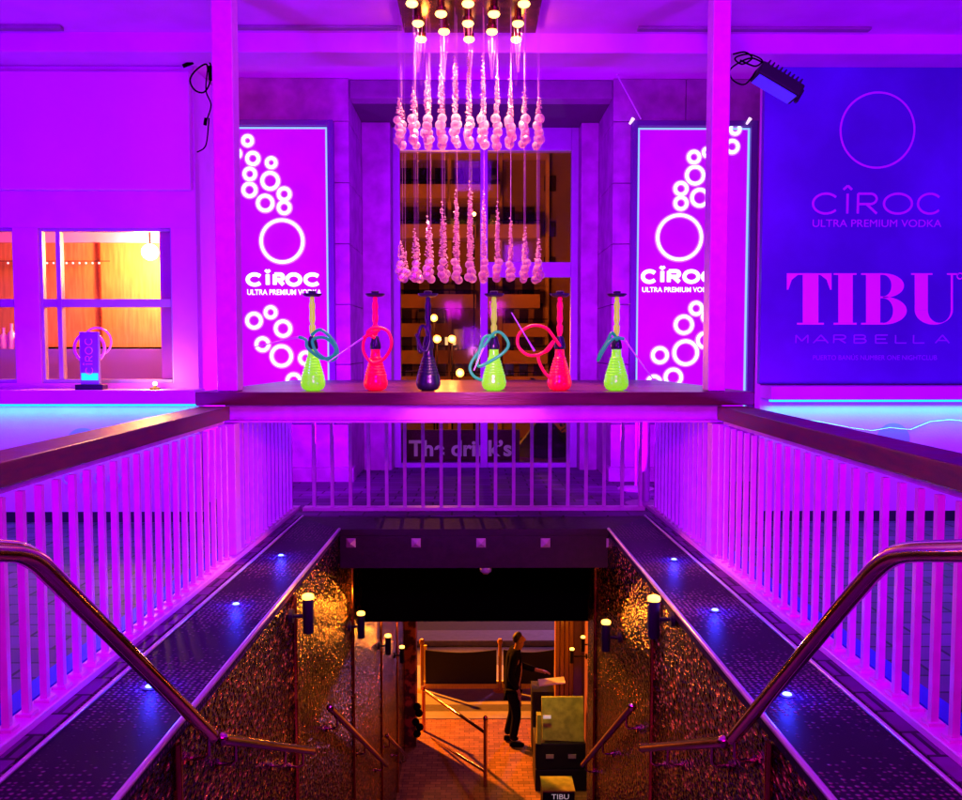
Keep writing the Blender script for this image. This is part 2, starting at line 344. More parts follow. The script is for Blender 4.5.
def lightbox(label, x0, x1, xf0, xf1, rings, cells, ct, cb, t0, t1, tt, tb):
    Y = 9.9; zt = Z(127.5,Y); zbt = Z(418,Y); a, b = X(x0,Y), X(x1,Y); fa, fb = X(xf0,Y), X(xf1,Y)
    t = thing('lightbox_sign', ((a+b)/2, Y, zbt), label, 'lightbox sign', 'tall lightboxes on the pillars')
    MB().box(a, b, Y, YP-.045, zbt, zt).build('panel', M['sign'], t)
    f = MB(); f.box(fa, a-.002, Y-.05, YP-.045, zbt-.06, zt+.07); f.box(b+.002, fb, Y-.05, YP-.045, zbt-.06, zt+.07)
    f.box(a-.0015, b+.0015, Y-.05, YP-.045, zt+.012, zt+.07); f.box(a-.0015, b+.0015, Y-.05, YP-.045, zbt-.06, zbt-.003); f.build('frame', M['frame'], t, bevel=.004)
    g = MB(); g.box(a, a+.022, Y-.006, Y-.002, zbt, zt-.02); g.box(b-.022, b, Y-.006, Y-.002, zbt, zt-.02); g.box(a, b, Y-.006, Y-.002, zt-.018, zt); g.build('edge_glow', M['edgelit'], t)
    for (x,y,r) in rings:
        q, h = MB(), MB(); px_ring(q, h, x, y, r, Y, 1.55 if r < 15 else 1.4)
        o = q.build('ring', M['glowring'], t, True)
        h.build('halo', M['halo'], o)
    s = Y/F; word(t, M['glowring'], [(c, X(p0,Y), X(p1,Y)) for c,p0,p1 in cells], Z(cb,Y), Z(ct,Y)-Z(cb,Y), 3.7*s, Y-.014, .01)
    text('lettering', 'ULTRA PREMIUM VODKA', X(t0,Y), X(t1,Y), Z(tb,Y), Z(tt,Y), Y-.012, M['glowring'], t, .012)
A = [(101,148,22),(60,195,20),(120,213,26),(187,228,22),(109,269,25),(183,294,34),(108,327,28),(234,342,26),(165,375,32),(234,391,26),(226,513,80)]
Lr = [(220+x/3.635, 100+y/3.635, r/3.635) for x,y,r in A]+[(230+x/5.66, 280+y/5.66, r/5.66) for x,y,r in [(137,230,48),(231,183,38),(301,275,50),(185,364,43),(292,430,64),(430,443,42),(362,570,45)]]
lightbox('tall magenta lightbox left of the chandelier with its rings and letters all in view', 222, 329, 216, 335, Lr,
   [('C',248,262),('Î',267,269),('R',275,283.5),('O',287.5,300.5),('C',305.5,320)], 274.5, 284.8, 247.5, 321.5, 289.5, 295, )
B = [(289,53,17),(281,101,20),(176,130,19),(213,117,15),(179,180,27),(140,217,20),(192,242,26),(140,257,20),(136,351,64),(182,547,20),(148,592,27),(216,570,20),(206,635,24),(153,669,36),(82,676,24),(119,737,26),(66,752,22)]
lightbox('tall magenta lightbox by the right white post which crosses its letters', 636, 747, 630, 754, [(630+x/2.757, 110+y/2.757, r/2.757) for x,y,r in B],
   [('C',642.5,656),('Î',661,663),('R',668.5,679),('O',684,698),('C',702.5,717)], 271, 281.8, 642, 716, 287, 292)
# passage end: glazed doorway
YG = 11.35; gz1 = Z(98,10.05); g0, g1 = X(393,YG), X(578,YG); zf = zb(YG)
t = thing('glazed_doorway', ((g0+g1)/2, YG, zf), 'tall glazed doorway between the stone pillars looking out to the lit building', 'doorway')
tr = Z(277,YG); tb_ = Z(262,YG); mx = X(484,YG); fwid = .09
f = MB(); f.box(g0, g0+fwid, YG, YG+.1, zf, gz1-.003); f.box(g1-fwid, g1, YG, YG+.1, zf, gz1-.003)
f.box(g0+fwid+.001, g1-fwid-.001, YG, YG+.1, Z(150,YG), gz1-.003); f.box(mx-.045, mx+.045, YG-.012, YG+.11, zf, Z(150,YG)-.002)
f.box(mx+.047, g1-fwid-.001, YG, YG+.1, tr, tb_); f.box(g0+fwid+.001, mx-.047, YG, YG+.1, zf, zf+.06); f.box(mx+.047, g1-fwid-.001, YG, YG+.1, zf, zf+.06)
f.build('frame', M['alu'], t, bevel=.005)
MB().box(g0+fwid, mx-.046, YG+.04, YG+.046, zf+.062, Z(150,YG)-.002).build('pane', M['glass'], t)
MB().box(mx+.046, g1-fwid, YG+.04, YG+.046, tb_+.002, Z(150,YG)-.002).build('pane', M['glass'], t)
MB().box(mx+.046, g1-fwid, YG+.04, YG+.046, zf+.062, tr-.002).build('pane', M['glass'], t)
for a, b, lb, mm in ((xl+.003, g0-.003, 'narrow violet pier left of the glazed doorway', 'stone'), (g1+.003, xr-.003, 'narrow violet pier right of the glazed doorway', 'stone')):
    tag(MB().box(a, b, 11.1, 11.5, zb(11.1)-.02, gz1-.003).build('narrow_pier', M[mm], bevel=.01), lb, 'pier')
# ------------------------------------------------------------ side kiosks (front faces at Y 7.4)
YK = 7.4
def circ(mb, px, py, r, Y):
    p = pt(px,py,Y); mb.rings(p.x, p.z, Y, .0005, r*Y/F)
xe = X(197,YK); zk = zb(YK); zt = zbm+.25
t = thing('kiosk', ((xe-2), YK, zk), 'white kiosk at left with windows into a room with a hot lamp', 'kiosk')
w = MB(); xa, xb, xc = X(14,YK), X(39,YK), X(172,YK); wz0, wz1 = Z(383,YK), Z(228,YK)
w.box(-9, xe, YK, YK+.12, wz1, zt); w.box(-9, xe, YK, YK+.12, zk-.1, wz0); w.box(xa, xb, YK, YK+.12, wz0+.001, wz1-.001); w.box(xc, xe, YK, YK+.12, wz0+.001, wz1-.001)
w.box(-9, xa-1.6, YK, YK+.12, wz0+.001, wz1-.001)
w.box(-2.6, -2.5, YK+.122, 9.2, zk-.1, zt); w.box(-9, -2.602, 9.1, 9.2, zk-.1, Z(351,9.1)); w.build('wall', M['plaster'], t)
MB().box(-9, X(191,7.3), YK-.07, YK-.002, Z(190,7.33), Z(72,7.33)).build('raised_panel', M['panel'], t, bevel=.008)
MB().box(-9, -2.602, 9.0, 9.098, Z(347,9), Z(243,9)).build('back_panel', M['orangewall'], t)
MB().box(-9, -2.602, 9.0, 9.098, Z(243,9)+.002, zt).build('back_panel', M['panel'], t)
MB().box(-9, -2.602, 8.6, 8.98, zk-.1, Z(349,8.6)).build('inner_counter', M['disc'], t)
f = MB()
for a, b in ((xb, xc), (xa-1.58, xa)):
    s_ = .045
    f.box(a, a+.02, YK+.03, YK+.09, wz0, wz1); f.box(b-.02, b, YK+.03, YK+.09, wz0, wz1); f.box(a+.021, b-.021, YK+.03, YK+.09, Z(307,YK), Z(299,YK))
    f.box(a+.021, b-.021, YK+.03, YK+.09, wz1-.025, wz1); f.box(a+.021, b-.021, YK+.03, YK+.09, wz0, wz0+.03)
    u = X(57.5,YK) if a == xb else a+.3
    f.box(u-.018, u+.018, YK+.025, YK+.095, wz0+.031, wz1-.026)
f.build('window_frame', M['alu'], t, bevel=.003)
for a, b in ((xb, xc), (xa-1.58, xa)): MB().box(a+.02, b-.02, YK+.058, YK+.062, wz0+.03, wz1-.025).build('pane', M['glass'], t)
def ledge(t, x0, x1, yt, yb):
    MB().box(x0, x1, 7.12, YK-.002, Z(yb,7.12), Z(yt,7.12)).build('ledge', M['panel'], t, bevel=.006)
    MB().box(x0+.05, x1-.05, 7.27, 7.32, Z(yb,7.12)-.025, Z(yb,7.12)-.002).build('lamp_strip', M['cyan'], t)
    MB().box(x0+.02, x1-.02, YK-.02, YK-.002, zk-.01, zk+.085).build('skirting', M['kick'], t)
ledge(t, -9, X(193,7.12), 390, 404)
q = MB(); circ(q, 83, 446, 18, YK-.004); q.build('round_decal', M['disc'], t)
zz = Z(483,YK); word(t, M['faint'], [('C',X(58,YK),X(67,YK)),('F',X(76,YK),X(84,YK)),('C',X(90,YK),X(98,YK)),('O',X(104,YK),X(116,YK))], zz, .085, .016, YK-.006, .004)
xe2 = X(762,YK)
t = thing('kiosk', (xe2+2, YK, zk), 'white kiosk wall at right behind the blue billboard', 'kiosk')
MB().box(xe2, 9, YK, YK+.14, zk-.1, zt).build('wall', M['plaster'], t)
ledge(t, X(773,7.12), 9, 386.5, 400)
q = MB(); circ(q, 893, 440, 17, YK-.004); q.build('round_decal', M['disc'], t)
tag(MB().tube([pt(x,y,7.36) for x,y in [(805,420),(825,423),(850,428),(872,431),(890,428),(910,430),(930,422),(950,420),(985,424),(1020,420)]], .006, 6).build('loose_wire', M['wand'], smooth=True), 'thin pale cord drooping along the lit right wall under the ledge', 'wire')
# billboard
YB = 7.33
t = thing('billboard', (X(870,YB), YB, Z(386,YB)), 'dark blue billboard with lilac ring and big lettering above the right ledge', 'billboard')
MB().box(X(762,YB,230)+.004, X(1085,YB), YB+.006, YK-.002, Z(384,YB), Z(65,YB)).build('board', M['blue'], t)
q = MB(); p = pt(877.5,130,YB); q.rings(p.x, p.z, YB, 35.6*YB/F, 37.6*YB/F, 72); q.build('ring', M['vinyl3'], t)
word(t, M['vinyl3'], [('C',X(813,YB,205),X(839,YB,205)),('Î',X(845,YB,205),X(850,YB,205)),('R',X(858,YB,205),X(877,YB,205)),('O',X(884,YB,205),X(912,YB,205)),('C',X(918,YB,205),X(942,YB,205))], Z(213,YB), Z(193,YB)-Z(213,YB), .018, YB, .004)
text('lettering', 'ULTRA PREMIUM VODKA', X(813,YB,205), X(942,YB,205), Z(226.5,YB), Z(219,YB), YB, M['vinyl3'], t)
def zx(x, y): p = pt(740+x/3.635, 200+y/3.635, YB); return (p.x, p.z)
q = MB()
def poly(*pp):
    k = len(q.v); q.v += [(zx(*p)[0], YB, zx(*p)[1]) for p in pp]; q.f.append(tuple(range(k, k+len(pp))))
poly((170,266),(333,266),(333,272),(170,272)); poly((228,272.2),(285,272.2),(285,446),(228,446)); poly((207,446.2),(305,446.2),(305,453),(207,453))
poly((170,272.2),(210,272.2),(188,290),(176,326),(170,326)); poly((333,272.2),(292,272.2),(315,290),(327,326),(333,326))
q.build('letter', M['vinyl'], t); q = MB()
poly((340,266),(424,266),(424,272),(340,272)); poly((357,272.2),(410,272.2),(410,446),(357,446)); poly((340,446.2),(424,446.2),(424,453),(340,453))
q.build('letter', M['vinyl'], t); q = MB()
poly((440,266),(520,266),(520,272),(440,272)); poly((458,272.2),(510,272.2),(510,446),(458,446)); poly((440,446.2),(520,446.2),(520,453),(440,453))
def lobe(xc, y0, y1, ro, ri, th=6):
    a = [zx(xc+ro*math.sin(math.pi*i/20), (y0+y1)/2-(y1-y0)/2*math.cos(math.pi*i/20)) for i in range(21)]
    b = [zx(xc+ri*math.sin(math.pi*i/20), (y0+y1)/2-((y1-y0)/2-th)*math.cos(math.pi*i/20)) for i in range(21)]
    q.flat(a, b, YB)
lobe(520.3,266,356,76,30); lobe(520.3,351,453,86,36)
poly((510.2,350),(520,350),(520,357),(510.2,357))
q.build('letter', M['vinyl'], t); q = MB()
poly((622,266),(700,266),(700,272),(622,272)); poly((752,266),(796,266),(796,272),(752,272)); poly((635,272.2),(683,272.2),(683,400),(635,400)); poly((766,272.2),(774,272.2),(774,400),(766,400))
a = [zx(704.5-69.5*math.cos(math.pi*i/20), 400.2+53*math.sin(math.pi*i/20)) for i in range(21)]
b = [zx(724.5-41.5*math.cos(math.pi*i/20), 400.2+46*math.sin(math.pi*i/20)) for i in range(21)]
q.flat(a, b, YB); q.build('letter', M['vinyl'], t)
q = MB(); p = pt(960,276,YB); q.rings(p.x, p.z, YB, .018, .028); q.build('small_ring', M['vinyl'], t)
q = MB(); cs = []; xs = [797,814.5,835,855.5,877,897,915,937]; ws = [12,15,12,12,12,11,11,14]
for ch, x_, w_ in zip('MARBELLA', xs, ws): cs.append((ch, X(x_,YB), X(x_+w_,YB)))
word(t, M['vinyl2'], cs, Z(343,YB), Z(335,YB)-Z(343,YB), .010, YB, .003)
text('lettering', 'PUERTO BANÚS NUMBER ONE NIGHTCLUB', X(813,YB,357), X(937,YB,357), Z(360,YB), Z(354,YB), YB, M['vinyl2'], t)
tk = [o for o in C.objects if o.get('label','').startswith('white kiosk at left')][0]
for k in range(15): MB().ball(pt(8+k*6.5,263,8.9), .011, 8, 6).build('string_bulb', M['strbulb'], tk, True)
MB().tube([pt(-20,261,8.9), pt(110,261,8.9)], .004, 6).build('string_cord', M['blackp'], tk, True)
for x_, h in ((4,.2),(12,.24),(20,.18)):
    c = Vector((X(x_,8.72,340),8.72,Z(349,8.6)+.001)); MB().lathe(c, [(.035,0),(.038,h*.6),(.014,h*.75),(.014,h),(.017,h+.005)], 14).build('glassware', M['vinyl'], tk, True)
for x_ in (100,):
    MB().box(X(x_,8.98,300)-.01, X(x_,8.98,300)+.01, 8.975, 8.999, Z(347,9), Z(243,9)).build('panel_joint', M['wood'], tk)
# small display on the left ledge
yl = 7.22; zl = Z(390,7.12)+.001
t = thing('counter_display', (X(88,yl), yl, zl), 'small lit name stand with hoops on the left window ledge', 'display')
MB().box(X(75,yl), X(103,yl), yl-.05, yl+.05, zl, zl+.04).build('foot', M['darkglass'], t, bevel=.004)
MB().box(X(79,yl), X(98,yl), yl-.02, yl+.02, zl+.041, Z(332,yl)).build('body', M['disc'], t, bevel=.004)
MB().box(X(80.5,yl), X(97,yl), yl-.026, yl-.021, zl+.075, zl+.13).build('lit_panel', M['cyan'], t)
q = MB(); p = pt(88,348,yl); q.torus(p.x, p.z, yl+.03, 15*yl/F, .012); q.torus(p.x+.05, p.z+.05, yl+.06, 14*yl/F, .008); q.build('hoop', M['vinyl'], t, True)
q = MB()
zz = Z(374,yl)
cells = [('C',0,.08),('Î',.105,.118),('R',.145,.2),('O',.222,.3),('C',.325,.4)]
sc = (Z(338,yl)-zz)/.4; xo = X(85,yl)
for ch, a_, b_ in cells:
    q = MB()
    for pl in glyph(ch): q.stroke([(xo+.055-p[1]*.055, zz+(a_+p[0]*(b_-a_))*sc) for p in pl], .008, yl-.027, .003)
    q.build('letter', M['vinyl'], t)
t = thing('ledge_lamp', (X(153,yl), yl, zl), 'tiny very bright warm lamp on the left ledge next to the white post', 'lamp')
MB().lathe((X(153,yl),yl,zl), [(.04,0),(.04,.012),(.012,.02),(.012,.03)], 14).build('foot', M['blackp'], t)
MB().ball((X(153,yl),yl,zl+.045), .018).build('bulb', M['warm'], t, True)
lamp('POINT', (X(153,yl),yl-.05,zl+.06), (1,.5,.05), 7, size=.02)
t = thing('room_lamp', (X(150,8.4), 8.4, Z(252,8.4)), 'glaring white ball lamp inside the left kiosk window', 'lamp')
p = pt(150,252,8.4); MB().ball(p, .075, 16, 10).build('globe', emat('white hot lamp', (1,.85,.5), 30), t, True)
MB().tube([p+Vector((0,0,.07)), Vector((p.x,p.y,zt-.01))], .01).build('cord', M['blackp'], t)
lamp('POINT', p-Vector((0,.13,.02)), (1,.42,.1), 70, size=.1); lamp('POINT', p+Vector((0,.25,0)), (1,.40,.08), 430, size=.1)
# ------------------------------------------------------------ railings
def railing(side, label):
    x = 1.6*side; t = thing('railing', (x, 4.5, zb(4.5)), label, 'railing', 'white railings round the stairwell')
    ys = 1.2; ye = 8.0
    xi, xo = 1.6*side, 1.8*side
    zt_, zb_ = -.392, -.481
    MB().box(xi-.0*side, xo, ys, 5.9, zb_, zt_).build('handrail', M['wood'], t, bevel=.006)
    MB().box(xi+.04*side, xi+.10*side, ys, 5.88, zb_-.03, zb_-.002).build('top_rail', M['paint'], t)
    k = -12
    while 3.047+.138*k < 8.0:
        y = 3.047+.138*k+(.03 if side > 0 else 0); k += 1
        if y < ys or abs(y-5.98) < .1: continue
        top = -.512 if y < 5.9 else -.37
        a = MB(); x_ = 1.612*side; b_ = zb(y)+.03
        a.box(x_-.013, x_+.013, y-.013, y+.013, b_, top); a.box(x_-.028, x_+.028, y-.03, y+.03, b_, b_+.012)
        a.build('baluster', M['paint'], t)
    b = MB(); e0, e1 = sorted((1.565*side, 1.66*side))
    b.hexa([(e0,ys,zb(ys)-.05),(e1,ys,zb(ys)-.05),(e1,8.07,zb(8.07)-.05),(e0,8.07,zb(8.07)-.05),(e0,ys,zb(ys)+.03),(e1,ys,zb(ys)+.03),(e1,8.07,zb(8.07)+.03),(e0,8.07,zb(8.07)+.03)])
    b.build('base_rail', M['paint'], t, bevel=.006)
    p0, p1 = sorted((1.58*side, 1.69*side))
    MB().box(p0, p1, 5.93, 6.06, zb(6)+.031, -.512).build('corner_post', M['paint'], t, bevel=.005)
railing(-1, 'white barred railing with dark wood top along the left of the stairwell')
railing(1, 'white barred railing with dark wood top along the right of the stairwell')
t = thing('railing', (0, 8.0, zb(8)), 'white barred railing closing the far end of the stairwell under the counter', 'railing', 'white railings round the stairwell')
x_ = X(312,8.0); i = 0
while x_ < 1.56:
    MB().box(x_-.015, x_+.015, 7.985, 8.015, zb(8)+.03, -.372).build('baluster', M['paint'], t); x_ += .1622
MB().box(-1.525, 1.525, 7.94, 8.06, zb(8)-.04, zb(8)+.03).build('base_rail', M['paint'], t, bevel=.005)
for s in (-1, 1):
    e = sorted((1.68*s, 1.78*s)); struct(MB().hexa([(e[0],1.2,zb(1.2)+.001),(e[1],1.2,zb(1.2)+.001),(e[1],8,zb(8)+.001),(e[0],8,zb(8)+.001),(e[0],1.2,zb(1.2)+.02),(e[1],1.2,zb(1.2)+.02),(e[1],8,zb(8)+.02),(e[0],8,zb(8)+.02)]).build('drain_channel', M['drain']))
# white full-height posts and counter
zct = Z(392,5.95)
for s, lb in ((-1,'white square post rising from the left end of the counter to the ceiling'), (1,'white square post rising from the right end of the counter to the ceiling')):
    a, b = (X(214,6.0,200), X(234.5,6.0,200)) if s < 0 else (X(711,6.0,200), X(728.5,6.0,200))
    tag(MB().box(a, b, 6.0, 6.16, zct+.002, zc-.002).build('white_post', M['paint'], bevel=.008), lb, 'post', 'white posts')
t = thing('bar_counter', (0, 6.9, zb(7)), 'dark red wood counter over the end of the stairwell holding the water pipes', 'counter')
fx0, fx1 = X(195,5.95,392), X(755,5.95,392)
MB().hexa([(fx0,5.95,zct-.088),(fx1,5.95,zct-.088),(fx1-.22,8.1,zct-.088),(fx0+.22,8.1,zct-.088),(fx0,5.95,zct),(fx1,5.95,zct),(fx1-.22,8.1,zct),(fx0+.22,8.1,zct)]).build('top', M['woodx'], t, bevel=.006)
MB().box(X(225,6.02,410), X(722,6.02,410), 6.02, 6.1, Z(420,6.02), zct-.09).build('apron', M['paint'], t, bevel=.004)
MB().box(X(225,6.02,410), X(722,6.02,410), 5.995, 6.12, Z(422.5,6.02), Z(420,6.02)-.001).build('lip', M['paint'], t, bevel=.003)
# ------------------------------------------------------------ water pipes
def loop(pts, n=8):
    pts = [Vector(p) for p in pts]; out = []
    for i in range(len(pts)-1):
        p0 = pts[max(i-1,0)]; p1 = pts[i]; p2 = pts[i+1]; p3 = pts[min(i+2, len(pts)-1)]
        for k in range(n):
            u = k/n; out.append(.5*((2*p1)+(p2-p0)*u+(2*p0-5*p1+4*p2-p3)*u*u+(3*p1-p0-3*p2+p3)*u**3))
    out.append(pts[-1]); return out
def hookah(px, base, stem, hose, hpts, wand, label, dark=False):
    Y = 6.14; c = Vector((X(px,Y), Y, zct+.001)); s = Y/F
    t = thing('water_pipe', c, label, 'hookah', 'water pipes lined up on the counter')
    prof = [(.045,0),(.07,.012),(.082,.035),(.084,.06),(.078,.085)]
    r, z = .073, .1
    for i in range(7):
        prof += [(r+.003, z), (r+.003, z+.008), (r-.004, z+.013)]; r -= .0055; z += .019
    prof += [(.033, z+.01), (.031, .275), (.033,.28)]
    MB().lathe(c, prof, 28).build('vase', base, t, True)
    MB().lathe(c, [(.033,.281),(.038,.29),(.036,.32),(.03,.335),(.026,.36),(.018,.37)], 20).build('grommet', M['darkglass'], t, True)
    st = [(.014,.371)]
    for i in range(17):
        zz = .375+i*.0155; st.append((.013+.008*abs(math.sin(i*.62))+(.004 if i in (4,10) else 0), zz))
    st.append((.012,.635)); MB().lathe(c, st, 16).build('stem', stem, t, True)
    MB().lathe(c, [(.012,.636),(.05,.638),(.066,.65),(.068,.658),(.06,.656),(.02,.652)], 24).build('tray', M['tray'], t, True)
    MB().lathe(c, [(.016,.653),(.024,.66),(.028,.672),(.022,.676)], 16).build('bowl', M['tray'], t, True)
    hp = [(c.x+(x-px)*s, Y+dy, Z(y,Y)) for x,y,dy in hpts]
    h = MB().tube(loop(hp), .0105, 10).build('hose', hose, t, True)
    a, b = [Vector((c.x+(x-px)*s, Y+dy, Z(y,Y))) for x,y,dy in wand]
    MB().tube([a, a.lerp(b,.3), b], [.008,.005,.004], 8).build('mouthpiece', M['wand'] if not dark else M['tray'], h, True)
    return t
hookah(312, M['lime'], M['limestem'], M['teal'], [(312,335,-.03),(322,330,-.06),(335,342,-.07),(338,355,-.07),(330,360,-.07),(318,352,-.08),(314,340,-.07),(326,338,-.06),(336,348,-.05),(333,356,-.05),(322,358,-.06),(309,348,-.07),(307,340,-.06),(300,337,-.06)], [(300,337,-.06),(258,347,-.12)], 'lime green water pipe at the left end of the row with a blue hose')
hookah(375, M['redglow'], M['redstem'], M['redhose'], [(375,338,-.03),(368,333,-.05),(375,328,-.07),(388,331,-.08),(392,345,-.08),(384,359,-.07),(372,362,-.07),(364,350,-.06),(367,336,-.06),(380,330,-.05),(372,334,-.06),(364,338,-.07)], [(364,338,-.07),(330,362,-.1)], 'red water pipe second from the left beside the black one')
hookah(428, M['darkglass'], M['darkglass'], M['darkglass'], [(428,345,-.03),(420,352,-.05),(419,335,-.05),(423,326,-.05),(430,335,-.06),(427,350,-.06),(421,348,-.07),(417,334,-.06)], [(417,334,-.06),(424,352,-.08)], 'black water pipe with black hose, the only black one in the row', True)
hookah(494, M['lime'], M['limestem'], M['green'], [(494,336,-.03),(484,338,-.06),(478,358,-.07),(480,366,-.05),(500,355,-.08),(508,345,-.08),(502,334,-.07),(494,333,-.06),(484,346,-.07),(474,358,-.06),(470,368,-.06),(474,376,-.06),(482,380,-.05)], [(484,346,-.07),(474,370,-.09)], 'lime green water pipe with a green coiled hose between the black and the red pipe')
hookah(560, M['redglow'], M['redstem'], M['redhose'], [(560,346,-.03),(554,338,-.05),(545,328,-.07),(531,326,-.08),(519,334,-.08),(518,346,-.08),(528,355,-.08),(542,353,-.07),(553,341,-.06),(548,350,-.06),(538,356,-.06),(543,370,-.05),(550,378,-.05)], [(534,351,-.08),(511,313,-.1)], 'red water pipe with a wide hose loop second from the right')
hookah(617, M['lime'], M['limestem'], M['teal'], [(617,340,-.03),(611,333,-.06),(606,342,-.07),(600,352,-.07),(597,360,-.08),(601,352,-.09),(607,343,-.08),(614,338,-.07),(623,339,-.06)], [(623,339,-.06),(652,380,-.1)], 'lime green water pipe at the right end of the row with a teal hose')
# ------------------------------------------------------------ chandelier
pc0, pc1 = X(404,6.8,22), X(536,6.8,22)
t = thing('chandelier', ((pc0+pc1)/2, 6.35, zc), 'two tier crystal bead chandelier on a copper plate above the water pipes', 'chandelier')
MB().box(pc0, pc1, 5.85, 6.82, zc-.06, zc-.002).build('ceiling_plate', M['canopy'], t, bevel=.005)
zp = zc-.06; lamps = []
for k, (Y, xs) in enumerate(((6.70,(421,469,516)),(6.54,(444,492)),(6.38,(418,468,518)),(6.2,(441,494)),(6.02,(412,468,524)))):
    for x_ in xs:
        c = (X(x_,Y,15), Y, zp-.075); lamps.append(c)
        MB().lathe(c, [(.022,0),(.034,.004),(.036,.03),(.026,.036),(.026,.074)], 16).build('lamp_holder', M['canopy'], t, True)
        MB().lathe((c[0],c[1],c[2]-.022), [(.014,-.012),(.034,-.002),(.041,.01),(.036,.0215)], 16).build('bulb', M['chbulb'], t, True)
cxm = (X(402,6.45,190)+X(537,6.45,190))/2; hw = (X(537,6.45)-X(402,6.45))/2
def strand(cx, cy, zbot, nb, hc, rb):
    b = MB(); z = zbot+rb; ph = R.random()*6
    for i in range(nb):
        a = ph+i*1.9; o_ = .010
        b.ball((cx+o_*math.cos(a), cy+o_*math.sin(a), z), rb*(.9+.25*R.random()), 12, 8); z += rb*1.5
    s_ = b.build('bead_strand', M['crystal'], t)
    z += .0; q = MB(); top = z+hc
    while z < top:
        k = (top-z)/max(hc,.01); wob = .016*(.35+k*.8)
        for _ in range(3 if k > .35 else 2 if k > .15 else 1):
            q.octa((cx+R.uniform(-wob,wob), cy+R.uniform(-wob,wob), z+R.uniform(-.004,.004)), .0085, .0065)
        z += .0125
        if k < .15: z += .01
    q.build('crystals', M['crystal'], s_)
    w_ = MB(); w_.tube([(cx,cy,zbot+.02),(cx,cy,zp)], .0008, 4, False); w_.build('wire', M['wire'], s_)
for r_, Y in enumerate((6.3,6.45,6.6)):
    for i in range(11):
        u = (i-5)/5; x_ = cxm+u*hw+(r_-1)*.005+R.uniform(-.004,.004); d = min(1, abs(u))
        jit = R.uniform(-.01,.01)
        if r_ < 2: strand(x_, Y, Z(149,6.45)+jit, 4, .33*(1-d)+.11, .031)
        strand(x_+.005, Y+.02, Z(281,6.45)+jit*1.5, 2 if r_ else 3, .42*(1-d)+.12, .029)
w_ = MB()
for c in lamps[:8]:
    for s in (-1, 0, 1): w_.tube([(c[0]+s*.035,c[1],zp-.03),(c[0]+s*.004,c[1],c[2]-.34)], .0013, 4, False)
w_.build('support_wires', M['wire'], t)
for c in (lamps[1], lamps[3], lamps[4], lamps[5], lamps[7], lamps[8], lamps[9]):
    lamp('SPOT', (c[0],c[1],c[2]-.05), (1,.40,.22), 250, target=(c[0],c[1],0), size=.03, spot=62, blend=.5)
for c in (lamps[0], lamps[2], lamps[6], lamps[10]): lamp('POINT', (c[0]+.03,c[1]-.05,c[2]-.03), (1,.25,.03), 2.5, size=.02)
# ------------------------------------------------------------ flood light with cables, left cables
YF = 6.5
t = thing('flood_lamp', pt(775,80,YF), 'black floodlight with cables tilted down at the top left of the billboard', 'floodlight')
c = pt(777,83,YF); ax = (pt(801,101,YF)-pt(752,72,YF)).normalized(); dn = Vector((-ax.z,0,ax.x)); dn = dn if dn.z < 0 else -dn
yy = Vector((0,1,0)); dn2 = (dn+Vector((0,-.05,0))).normalized(); yy2 = ax.cross(dn2).normalized()
MB().obox(c, ax*.17, yy2*.10, dn2*.045).build('housing', M['blackp'], t, bevel=.012)
q = MB()
for k in range(9): q.obox(c-dn2*.06+ax*(-.13+k*.0325), ax*.005, yy2*.085, dn2*.018)
q.build('cooling_fins', M['blackp'], t)
MB().obox(c+dn2*.049, ax*.15, yy2*.085, dn2*.003).build('lens', emat('violet flood lens', (.06,.01,1), .8), t)
MB().obox(c+ax*.182, ax*.012, yy2*.02, dn2*.05).build('knob', M['blackp'], t, bevel=.006)
MB().tube([c-dn2*.05+yy*.1, pt(768,64,6.6), Vector((X(768,6.75),6.98,Z(58,6.9)))], .013).build('bracket', M['blackp'], t, True)
q = MB().tube(loop([c-ax*.17, pt(745,84,YF), pt(733,80,YF), pt(730,70,YF), pt(740,62,YF), pt(752,58,YF), pt(764,63,YF)]), .006, 6)
q.tube(loop([pt(733,54,YF),pt(745,52,YF),pt(752,58,YF),pt(742,64,YF),pt(735,58,YF),pt(748,54,YF),pt(762,60,YF),pt(755,66,YF),pt(740,60,YF)]), .006, 6); q.build('cable', M['black'], t, True)
Yc = 7.31
q = MB().tube(loop([pt(x,y,Yc-.05) for x,y in [(185,66),(196,60),(205,58),(211,66),(210,82),(204,92),(195,90),(190,80),(196,70),(206,64),(208,72)]]), .007, 6)
q.tube(loop([pt(x,y,Yc-.05) for x,y in [(208,66),(206,90),(211,105),(206,122)]]), .006, 6); q.tube(loop([pt(x,y,Yc-.05) for x,y in [(209,118),(207,140),(204,148),(197,152)]]), .006, 6)
q.tube([pt(183,66,Yc-.05), pt(193,62,Yc-.05)], .016, 8); q.tube([pt(205,125,Yc-.05), pt(206,118,Yc-.05)], .014, 8); q.tube([pt(210,66,7.26),pt(211,80,7.26)], .018, 8)
tag(q.build('hanging_cable', M['black'], smooth=True), 'loop of black cable with plugs hanging beside the top of the left white post', 'cable')
tag(MB().tube([pt(614,69,9.85),pt(641,119,9.85)], .008, 6).build('diagonal_wire', M['wand']), 'thin pale wire slanting down to the top of the right lightbox', 'wire')
for x_, lb in ((631.5,'left'),(748.5,'right')):
    p = pt(x_,121,9.82); tag(MB().tube([p-Vector((.02,0,.03)), p+Vector((.02,0,.03))], [.012,.02], 8).build('glowing_clip', emat('clip', (1,.7,1), 1.2), smooth=True), 'tiny white clip at the top %s corner of the right lightbox' % lb, 'clip')  # small clip whose material emits
